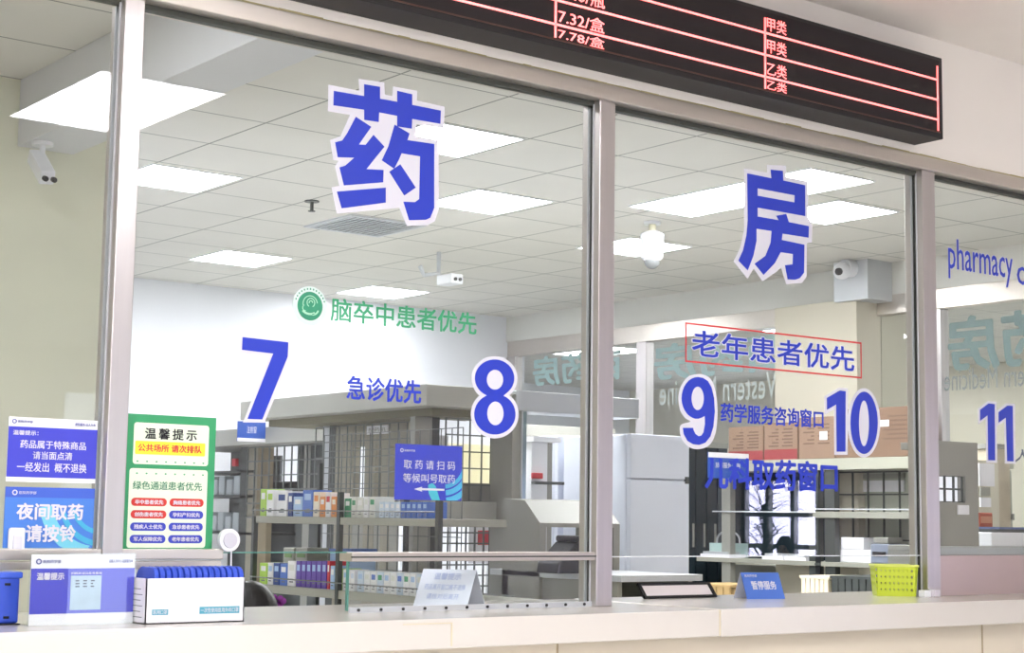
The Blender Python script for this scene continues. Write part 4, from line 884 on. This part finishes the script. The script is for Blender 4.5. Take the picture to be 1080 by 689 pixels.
MB().box(SX+.4, SX+.42, ya, at(857, 550, X=SX).y, 1.02, TZ-.1).build('back_board', mat('greenish_grey_board', (172, 176, 162), .6), e)
for pa, pb, y0, y1 in ((886, 953, 507, 519), (886, 953, 500, 505)):
    q = quad_x(pa, pb, y0, y1, SX+.38); MB().box(SX+.38, SX+.395, q[0], q[1], q[2], q[3]).build('paper_notice', WPAPER if y0 > 503 else GREYM, e)
def bigbox(label, px0, px1, ty, X, z, m, name='cardboard_box', strip=None, dx=.16, tape=True):
    a = at(px0, ty, X=X); b = at(px1, ty, X=X); y1, y0 = a.y-.004, b.y+.004; zt = (a.z+b.z)/2
    e = empty(name, (X+dx/2, (y0+y1)/2, z), label, 'box'); MB().box(X, X+dx, y0, y1, z+.001, zt).build('box_body', m, e, bevel=.006)
    if tape:
        g = MB(); hh = zt-z
        for k in range(6):
            zz = z+hh*(.35+.09*k); g.box(X-.0015, X, y0+.05, y0+(y1-y0)*(.45-.05*(k % 2)), zz, zz+.012); g.box(X-.0015, X, y0+(y1-y0)*.56, y1-.05-.04*(k % 3), zz, zz+.012)
        g.build('printed_lines', CARDI, e)
    if strip: MB().box(X-.002, X, y0, y1, z+.002, z+(zt-z)*.28).build('red_strip', strip, e)
    return e, y0, y1, zt
RS = mat('faded_red_print', (150, 60, 62), .6)
bigbox('leftmost brown carton with a red lower strip on the right rack', 768, 805, 450, SX+.02, TZ, CARD, strip=RS)
bigbox('second brown carton with a red lower strip on the right rack', 805.5, 841, 446, SX+.02, TZ, CARD, strip=RS)
e_, y0, y1, zt = bigbox('brown carton with a white label left of the figure 10', 842, 880, 440, SX+.02, TZ, CARD)
q = quad_x(863, 871, 455, 464, SX); MB().box(SX+.016, SX+.018, q[0], q[1], q[2], q[3]).build('white_label', WPAPER, e_)
e_, y0, y1, zt = bigbox('large darker brown carton behind the figure 10', 881, 975, 430, SX+.02, TZ, mat('dark_cardboard', (130, 104, 84), .8, 0, .1, 6))
q = quad_x(926, 936, 443, 450, SX); MB().box(SX+.016, SX+.018, q[0], q[1], q[2], q[3]).build('white_label', WPAPER, e_)
bigbox('upper white box on the lower shelf left of the yellow basket', 886, 911, 567, SX+.1, at(900, 580, X=SX+.1).z, WPAPER, 'white_box', dx=.17, tape=False)
bigbox('lower wide white box on the lower shelf left of the yellow basket', 885, 925, 580, SX+.1, 1.02, WPAPER, 'white_box', dx=.18, tape=False)
q = quad_x(918, 938, 567, 600, SX+.05)
e = empty('label_printer', (SX+.15, (q[0]+q[1])/2, 1.02), 'grey label printer behind the yellow basket', 'printer')
MB().box(SX+.05, SX+.28, q[0], q[1], 1.021, 1.17).build('body', mat('blue_grey_plastic', (128, 136, 152), .4), e, bevel=.01); MB().box(SX+.04, SX+.05, q[0]+.03, q[1]-.03, 1.08, 1.11).build('slot', BLACK, e); MB().box(SX+.06, SX+.24, q[0]+.02, q[1]-.02, 1.17, 1.22).build('lid', GREYM, e, bevel=.01)
# teal basket with handle, paper trays, crates below
q = quad_x(731, 757, 578, 594, SX-.1)
e = empty('handled_basket', (SX+.1, (q[0]+q[1])/2, 1.02), 'pale teal basket with an arched handle right of the refrigerator', 'basket')
tb = mat('pale_teal_plastic', (170, 196, 192), .4, 0, .05)
g = MB(); g.box(SX+.09, SX+.095, q[0], q[1], 1.021, 1.14).box(SX+.255, SX+.26, q[0], q[1], 1.021, 1.14).box(SX+.09, SX+.26, q[0], q[0]+.005, 1.021, 1.14).box(SX+.09, SX+.26, q[1]-.005, q[1], 1.021, 1.14).box(SX+.09, SX+.26, q[0], q[1], 1.021, 1.03); g.build('basket_body', tb, e)
ym = (q[0]+q[1])/2; rr_ = (q[1]-q[0])/2-.01
MB().tube([(SX+.17, ym+rr_*math.cos(t), 1.14+.10*max(0, math.sin(t))**.7) for t in [math.pi*k/12 for k in range(13)]], .008, 8).build('handle', GREYL, e)
for i, (pa, pb, ty) in enumerate(((735, 765, 590), (800, 822, 591), (824, 846, 590))):
    q = quad_x(pa, pb, ty, 596, SX-.04)
    e = empty('paper_stack', (SX+.1, (q[0]+q[1])/2, 1.02), ['low stack of white papers at the left end of the right rack', 'low stack of white papers in the middle of the right rack', 'low stack of white papers near the black strap of the right rack'][i], 'papers', 'paper stacks on the right rack')
    MB().box(SX+.0, SX+.2, q[0], q[1], 1.021, 1.05).build('papers', WPAPER, e); MB().box(SX+.002, SX+.15, q[0]+.02, q[1]-.03, 1.05, 1.07).build('top_folder', mat('grey_folder', (170, 174, 178), .6), e)
q = quad_x(861, 866, 590, 608, SX); e = empty('strap', (SX, q[0], .98), 'black strap hooked over the edge of the lower shelf of the right rack', 'strap')
MB().box(SX-.008, SX-.001, q[0], q[1], .93, 1.06).build('band', BLACK, e); MB().box(SX-.014, SX-.008, q[0]-.004, q[1]+.004, .99, 1.01).build('buckle', GREYD, e)
for i, (pa, pb, m_, l) in enumerate(((845, 874, mat('cream_crate', (232, 218, 190), .5), 'cream slatted crate under the right rack'), (877, 921, GREYD, 'dark grey ribbed crate under the right rack'), (728, 770, mat('tan_crate', (176, 148, 100), .6), 'tan crate behind the black framed sheet'))):
    XX = 8.6; q = quad_x(pa, pb, 608, 640, XX)
    e = empty('crate', (XX+.2, (q[0]+q[1])/2, .55), l, 'crate')
    zt = at(pa, 608 if i < 2 else 616, X=XX).z; g = MB(); n = 6
    for k in range(n): y = q[0]+(q[1]-q[0])*(k+.5)/n; ww = (q[1]-q[0])/n*.42; g.box(XX, XX+.015, y-ww, y+ww, .42, zt)
    g.build('slatted_side', m_, e); MB().box(XX+.02, XX+.4, q[0], q[1], .41, zt-.02).build('crate_body', m_ if i != 0 else mat('cream_crate_inner', (200, 188, 160), .6), e); MB().box(XX-.004, XX+.41, q[0]-.01, q[1]+.01, zt-.012, zt+.006).build('rim', m_, e)
e = empty('low_bench', (8.85, 4, 0), 'low dark bench carrying the crates under the right rack', 'bench')
MB().box(8.5, 9.2, 3.0, 6.0, .37, .405).build('bench_top', GREYD, e); 
for x in (8.52, 9.14):
    for y in (3.02, 5.94): MB().box(x, x+.04, y, y+.04, 0, .37).build('leg', GREYD, e)
# --- grey kiosk and desk seen through the right pane
GYk = 1.6
q = quad_y(985, 1032, 466, 600, GYk)
e = empty('grey_kiosk', ((q[0]+q[1])/2, GYk, 0), 'grey kiosk with a small barred window right of the last post', 'kiosk')
w0 = quad_y(990, 1018, 502, 530, GYk)
MB().box(q[0], q[1], GYk, GYk+.05, w0[3], q[3]).box(q[0], q[1], GYk, GYk+.05, 0, w0[2]).box(w0[1], q[1], GYk, GYk+.05, w0[2], w0[3])  .box(q[0], w0[0], GYk, GYk+.05, w0[2], w0[3]).box(q[1]-.04, q[1], GYk+.05, GYk+.3, 0, q[3]).box(q[0]+.1, q[1], GYk+.05, GYk+.3, q[3]-.04, q[3]).build('body', GREYM, e)
MB().box(w0[0], w0[1], GYk+.052, GYk+.06, w0[2], w0[3]).build('glowing_glazing', GLOW, e)
mesh_y(GYk+.02, w0[0], w0[1], w0[2], w0[3], .09, .005).build('window_bars', GREYD, e)
lq = quad_y(1010, 1022, 533, 543, GYk-.004); MB().box(lq[0], lq[1], GYk-.006, GYk, lq[2], lq[3]).build('white_label', WPAPER, e)
TY = 1.75; TX0 = q[1]+.02
dz = at(1050, 577, Y=TY).z
e = empty('side_desk', (9.3, TY+.3, 0), 'grey high desk behind the lower steel panel at the right edge', 'desk')
MB().box(TX0, 10.2, TY, TY+.5, dz-.03, dz).build('desk_top', GREYM, e, bevel=.003); MB().box(TX0, TX0+.03, TY, TY+.5, 0, dz-.03).box(10.17, 10.2, TY, TY+.5, 0, dz-.03).build('desk_side', GREYM, e)
def deskbox(name, label, cat, pa, pb, ty, m, Y, dy=.25, by=None, parts=None):
    a = at(pa, ty, Y=Y); b = at(pb, ty, Y=Y); e = empty(name, ((a.x+b.x)/2, Y+dy/2, dz), label, cat)
    MB().box(a.x, b.x, Y, Y+dy, dz+.001, (a.z+b.z)/2).build('body', m, e, bevel=.006); return e, a, b
e_, a, b = deskbox('plastic_tray', 'white tray holding dark folders at the right edge behind the glass', 'tray', 1046, 1092, 562, WHITEP, TY+.02)
MB().box(a.x+.04, b.x, TY+.05, TY+.22, a.z, a.z+.02).build('dark_folder', GREYD, e_); MB().box(a.x+.1, b.x, TY+.04, TY+.2, a.z+.02, a.z+.032).build('blue_folder', mat('blue_grey_folder', (86, 104, 150), .5), e_)
e_, a, b = deskbox('orange_box', 'orange red box beside the grey kiosk right of the last post', 'box', 1033, 1047, 541, mat('orange_red_card', (186, 88, 54), .6, 0, .1), TY+.2)
MB().box(a.x+.01, b.x-.01, TY+.198, TY+.2, a.z-.06, a.z-.02).build('label', mat('pale_orange_label', (214, 150, 110), .6), e_)
e = empty('stone_column', (10, 2.9, 0), 'mottled beige stone column behind the figure 11', 'column')
q = quad_y(1047, 1066, 490, 600, 2.5); MB().box(q[0], q[1], 2.5, 2.9, 0, q[3]+.1).build('shaft', mat('mottled_stone', (198, 188, 166), .5, 0, .2, 14), e); MB().box(q[0]-.02, q[1]+.02, 2.48, 2.92, q[3]+.1, q[3]+.13).build('cap', GREYM, e)
e = empty('wall_sheet', (9, 2.4, 0), 'white sheets pinned beside the grey kiosk below the figure 11', 'paper')
q = quad_y(1033, 1047, 489, 513, 2.45); MB().box(q[0], q[1]+.02, 2.45, 2.46, q[2], q[3]).build('sheet', WPAPER, e); q = quad_y(1033, 1044, 525, 535, 2.45); MB().box(q[0], q[1], 2.44, 2.45, q[2], q[3]).build('sheet', WPAPER, e); q = quad_y(1033, 1043, 514, 523, 2.45); MB().box(q[0], q[1], 2.44, 2.45, q[2], q[3]).build('grey_sheet', GREYM, e)
q = quad_y(1030, 1052, 486, 540, 2.47); MB().box(q[0], q[1], 2.46, 2.49, 0, q[3]).build('board', mat('cream_board', (212, 208, 190), .6), e)
e = empty('dark_locker', (10, 2.3, 0), 'dark brown locker at the right edge behind the figure 11', 'locker')
q = quad_y(1060, 1110, 500, 600, 2.4); MB().box(q[0]+.35, q[1], 2.3, 2.48, 0, q[3]).build('cabinet_body', mat('brown_grey_locker', (128, 116, 104), .5, 0, .1), e, bevel=.006)
q = quad_y(1066, 1110, 503, 522, 2.4); MB().box(q[0]+.2, q[1], 2.285, 2.3, q[2], q[3]).build('door', GREYD, e)

# =================================================================== CEILING FITTINGS
e = empty('bullet_camera', (3.03, 3.5, 3.089), 'white security camera with two lenses under the beam at far left', 'camera')
c0 = at(45, 152, Y=3.5); MB().tube([(c0.x, 3.5, 3.088), (c0.x, 3.5, 3.07)], .05, 16).build('mount_plate', WHITEP, e)
MB().tube([(c0.x, 3.5, 3.07), (c0.x, 3.5, 2.99), (c0.x-.02, 3.46, 2.96)], .014, 10).build('stem', WHITEP, e)
a = at(36, 162, Y=3.55); b = at(50, 188, Y=3.35); MB().tube([tuple(a), tuple(a.lerp(b, .1)), tuple(b)], [.02, .05, .05], 4).build('housing', WHITEP, e, bevel=.006)
for dx in (-.02, .022): MB().tube([(b.x+dx, 3.335, b.z-.005), (b.x+dx, 3.315, b.z-.012)], .013, 12).build('lens', BLACK, e)
e = empty('dome_camera', (8.07, 4.76, H), 'hanging dome camera against the glowing panel right of the middle post', 'camera')
d = at(688, 234, Z=H); x, y = d.x, d.y
MB().tube([(x, y, H), (x, y, H-.02)], .06, 16).build('mount_plate', WHITEP, e); MB().tube([(x, y, H-.02), (x, y, H-.07)], .025, 12).build('stem', mat('old_cream_plastic', (206, 202, 176), .5), e)
MB().tube([(x, y, H-.07), (x, y, H-.09), (x, y, H-.26), (x, y, H-.28)], [.05, .085, .075, .055], 20).build('housing', WHITEP, e, smooth=False); MB().ball((x, y, H-.28), .058, 16, 10).build('dome', mat('grey_dome', (120, 122, 122), .15), e, smooth=True)
e = empty('bracket_camera', (7.65, 6.97, H), 'small security camera on a bracket above the end of the green words', 'camera')
d = at(463, 266, Z=H); x, y = d.x, d.y
MB().tube([(x, y, H), (x, y, H-.17), (x-.14, y, H-.20), (x-.18, y, H-.13)], .018, 8).build('bracket', GREYL, e); MB().box(x-.02, x+.10, y-.2, y, H-.27, H-.19).build('housing', WHITEP, e, bevel=.01)
for dx in (.02, .065): MB().tube([(x+dx, y-.2, H-.235), (x+dx, y-.21, H-.235)], .014, 10).build('lens', BLACK, e)
e = empty('turret_camera', (10.0, 4.9, H), 'small white turret camera at the top of the pillar duct', 'camera')
d = at(894, 287, X=10.1); MB().tube([(10.15, d.y, d.z+.03), (10.06, d.y, d.z+.03)], .07, 16).build('base', WHITEP, e); MB().ball((10.03, d.y, d.z), .07, 16, 10).build('eye', WHITEP, e, smooth=True); MB().tube([(9.98, d.y-.02, d.z-.01), (9.955, d.y-.03, d.z-.015)], .03, 12).build('lens', BLACK, e)
e = empty('sprinkler', (5.63, 5.49, H), 'small grey sprinkler head on the ceiling left of the first big blue character', 'sprinkler')
d = at(329, 212, Z=H); MB().tube([(d.x, d.y, H), (d.x, d.y, H-.008)], .05, 14).build('rose', GREYD, e); MB().tube([(d.x, d.y, H), (d.x, d.y, H-.07)], .012, 8).build('stem', GREYD, e); MB().tube([(d.x, d.y, H-.068), (d.x, d.y, H-.073)], .025, 12).build('deflector', GREYD, e)
e = empty('air_vent', (6.35, 5.95, H), 'slatted air vent in the ceiling below the first big blue character', 'vent')
vx0, vx1, vy0, vy1 = 6.05, 6.64, 5.66, 6.24
MB().box(vx0-.03, vx1+.03, vy0-.03, vy0, H-.012, H).box(vx0-.03, vx1+.03, vy1, vy1+.03, H-.012, H).box(vx0-.03, vx0, vy0, vy1, H-.012, H).box(vx1, vx1+.03, vy0, vy1, H-.012, H).build('frame', GREYL, e)
MB().box(vx0, vx1, vy0, vy1, H-.002, H-.001).build('backing', GREYD, e)
for k in range(12): x = vx0+.025+k*.049; MB().box(x-.009, x+.009, vy0, vy1, H-.011, H-.004).build('slat', GREYL, e)

# =================================================================== PEOPLE
def figure(name, label, loc, rz, joints, bones, head, hair_m, cloth_m, skin_m, extras):
    e = empty(name, loc, label, 'person', None, rz)
    me = bpy.data.meshes.new('body'); me.from_pydata([j[0] for j in joints], bones, []); o = bpy.data.objects.new('body', me); COL.objects.link(o); o.parent = e
    sk = o.modifiers.new('skin', 'SKIN'); sk.use_smooth_shade = True
    for i, j in enumerate(joints): me.skin_vertices[0].data[i].radius = (j[1], j[1]); me.skin_vertices[0].data[i].use_root = (i == 0)
    o.modifiers.new('sub', 'SUBSURF').levels = 2; o.modifiers['sub'].render_levels = 2
    me.materials.append(cloth_m); return e
SKIN = mat('skin', (224, 178, 152), .55, 0, .04); HAIR = mat('black_hair', (16, 13, 14), .45, 0, .3, 40, .3); TUNIC = mat('white_coat', (232, 234, 238), .7)
BLUEC = mat('blue_clothing', (42, 70, 132), .8)
def seated(name, label, loc, rz, lean, cloth, coat_label=None, hairstyle='bun'):
    """seated figure facing local -Y; hips at the origin height .45"""
    L = lean
    J = [((0, 0, .50), .13), ((0, -.02-L*.3, .68), .12), ((0, -.04-L*.8, .86), .13), ((0, -.06-L*1.15, .96), .06), ((0, -.08-L*1.4, 1.04), .05),
         ((.17, -.05-L*1.0, .90), .055), ((.21, -.10-L, .66), .045), ((.16, -.34-L, .64), .035), ((.13, -.42-L, .65), .028),
         ((-.17, -.05-L*1.0, .90), .055), ((-.21, -.10-L, .66), .045), ((-.16, -.34-L, .64), .035), ((-.13, -.42-L, .65), .028),
         ((.10, -.05, .48), .09), ((.12, -.42, .47), .065), ((.12, -.40, .10), .045), ((.12, -.52, .05), .035),
         ((-.10, -.05, .48), .09), ((-.12, -.42, .47), .065), ((-.12, -.40, .10), .045), ((-.12, -.52, .05), .035)]
    B = [(0, 1), (1, 2), (2, 3), (3, 4), (2, 5), (5, 6), (6, 7), (7, 8), (2, 9), (9, 10), (10, 11), (11, 12), (0, 13), (13, 14), (14, 15), (15, 16), (0, 17), (17, 18), (18, 19), (19, 20)]
    e = figure(name, label, loc, rz, J, B, None, HAIR, cloth, SKIN, None)
    hc = Vector((0, -.10-L*1.65, 1.14))
    h = MB().ball(tuple(hc), .092, 24, 16, sq=(.84, 1.0, 1.22))
    h.build('head', SKIN, e, smooth=True, local=True)
    f = MB(); f.prism([(-.012, 0), (.012, 0), (.0, .04)], hc+Vector((0, -.088, -.02)), XA, ZA, (0, -.016, 0)); f.build('nose', SKIN, e, local=True)
    for s in (-1, 1):
        MB().ball(tuple(hc+Vector((s*.03, -.082, .008))), .009, 10, 6).build('eye', BLACK, e, smooth=True, local=True)
        MB().ball(tuple(hc+Vector((s*.078, .0, -.005))), .022, 10, 6, sq=(.4, .8, 1.2)).build('ear', SKIN, e, smooth=True, local=True)
    MB().box(-.022, .022, hc.y-.083, hc.y-.078, hc.z-.055, hc.z-.05).build('mouth', mat('lips', (180, 100, 96), .5), e, local=True)
    hr = MB().ball(tuple(hc+Vector((0, .018, .022))), .106, 28, 18, sq=(.90, .98, 1.12))
    hr.build('hair', HAIR, e, smooth=True, local=True)
    # hands with five fingers
    for s in (-1, 1):
        w0 = Vector((s*.13, -.42-L, .65)); me = bpy.data.meshes.new('hand'); V = [w0, w0+Vector((0, -.05, 0)), w0+Vector((0, -.085, -.003))]; R = [.02, .025, .024]; E = [(0, 1), (1, 2)]
        for k, (dx, ln) in enumerate(((-.027, .06), (-.009, .07), (.009, .066), (.026, .052))):
            b = len(V); V += [w0+Vector((dx, -.09, 0)), w0+Vector((dx*1.1, -.09-ln*.5, -.006)), w0+Vector((dx*1.1, -.09-ln, -.022))]; R += [.009, .008, .007]; E += [(2, b), (b, b+1), (b+1, b+2)]
        b = len(V); V += [w0+Vector((-s*.034, -.045, -.004)), w0+Vector((-s*.05, -.075, -.012))]; R += [.010, .008]; E += [(1, b), (b, b+1)]
        me.from_pydata([tuple(v) for v in V], E, []); o = bpy.data.objects.new('hand', me); COL.objects.link(o); o.parent = e
        o.modifiers.new('skin', 'SKIN').use_smooth_shade = True
        for i, r in enumerate(R): me.skin_vertices[0].data[i].radius = (r, r); me.skin_vertices[0].data[i].use_root = (i == 0)
        m_ = o.modifiers.new('sub', 'SUBSURF'); m_.levels = 1; m_.render_levels = 1; me.materials.append(SKIN)
    return e, hc
def stool(label, loc, z=.42):
    e = empty('stool', loc, label, 'stool'); x, y, _ = loc
    MB().tube([(x, y, z-.06), (x, y, z-.05), (x, y, z-.01), (x, y, z)], [.16, .18, .18, .16], 24).build('seat', GREYD, e)
    for k in range(4): a = math.pi/4+k*math.pi/2; MB().tube([(x+.1*math.cos(a), y+.1*math.sin(a), z-.06), (x+.17*math.cos(a), y+.17*math.sin(a), 0)], .012, 8).build('leg', GREYL, e)
# pharmacist with her back turned, just behind the counter
hp = at(258, 640, Y=.95); tz = at(258, 612, Y=.95).z
dzp = tz-(1.14+.022+.119); LN = .12
pos = (hp.x, .95-(.10+LN*1.65)-.02, dzp)
e, hc = seated('person', 'person with black hair and a purple hair tie bending behind the counter, back to us', pos, math.pi, LN, TUNIC)
g = MB()
for k in range(11):
    a = 2*math.pi*k/11; g.ball((.075+.028*math.cos(a), hc.y+.10, hc.z-.012+.022*math.sin(a)), .011, 8, 6)
stool('grey stool under the person behind the counter', (pos[0], pos[1], 0), .42+dzp)
e.rotation_euler.z = math.pi
me_o = MB()
for k in range(11):
    a = 2*math.pi*k/11; me_o.ball((-.085+.03*math.cos(a), hc.y+.03+.01*math.sin(3*a), hc.z+.068+.014*math.sin(a)), .012, 8, 6)
me_o.build('hair_tie', mat('purple_cloth', (132, 52, 140), .8), e, smooth=True, local=True)
# waiting person and potted palm out in the hall, seen as a reflection
MY = .084
v = at(841, 575, X=13.0)
tz2 = at(841, 565, X=13.0).z
e, hc = seated('person', 'seated person in blue clothing looking down, seen as a reflection right of the palm', (13.0, MY-v.y, tz2-1.281), -math.pi*.62, .16, BLUEC)
stool('grey stool under the person in blue clothing in the hall', (13.0, MY-v.y, 0), .42+tz2-1.281)
v = at(806, 545, X=12.4)
px_, py_ = 12.4, MY-v.y
e = empty('potted_palm', (px_, py_, 0), 'potted palm with long arching leaves in the hall, seen as a dark reflection', 'plant')
MB().tube([(px_, py_, 0), (px_, py_, .02), (px_, py_, .32), (px_, py_, .34)], [.13, .14, .19, .19], 20).build('pot', mat('glazed_pot', (60, 70, 90), .3), e)
MB().tube([(px_, py_, .33), (px_, py_, 1.5)], [.03, .016], 8).build('stem', mat('palm_stem', (70, 70, 50), .8), e)
LEAF = mat('dark_palm_leaf', (24, 44, 52), .5, 0, .2); rnd = random.Random(3)
for k in range(90):
    az_ = rnd.uniform(0, 2*math.pi); L = rnd.uniform(.3, .6); z0 = rnd.uniform(.6, 1.5); el = rnd.uniform(.1, 1.4); w_ = rnd.uniform(.008, .016)
    g = MB(); b0 = Vector((px_, py_, z0)); dr = Vector((math.cos(az_)*math.cos(el), math.sin(az_)*math.cos(el), math.sin(el))); sd = Vector((-math.sin(az_), math.cos(az_), 0)); n = 6
    pts = [b0+dr*L*t/n+Vector((0, 0, -.28*(L*t/n)**2/.4)) for t in range(n+1)]
    ws = [w_*math.sin(math.pi*(.12+.88*t/n)) + .001 for t in range(n+1)]
    for t in range(n): 
        b = len(g.v); th = Vector((0, 0, .0015))
        g.v += [tuple(q) for q in (pts[t]-sd*ws[t], pts[t]+sd*ws[t], pts[t+1]+sd*ws[t+1], pts[t+1]-sd*ws[t+1], pts[t]-sd*ws[t]+th, pts[t]+sd*ws[t]+th, pts[t+1]+sd*ws[t+1]+th, pts[t+1]-sd*ws[t+1]+th)]
        g.f += [(b, b+1, b+2, b+3), (b+7, b+6, b+5, b+4), (b, b+3, b+7, b+4), (b+1, b+5, b+6, b+2)]; g.m += [0]*4
    g.build('leaf', LEAF, e)
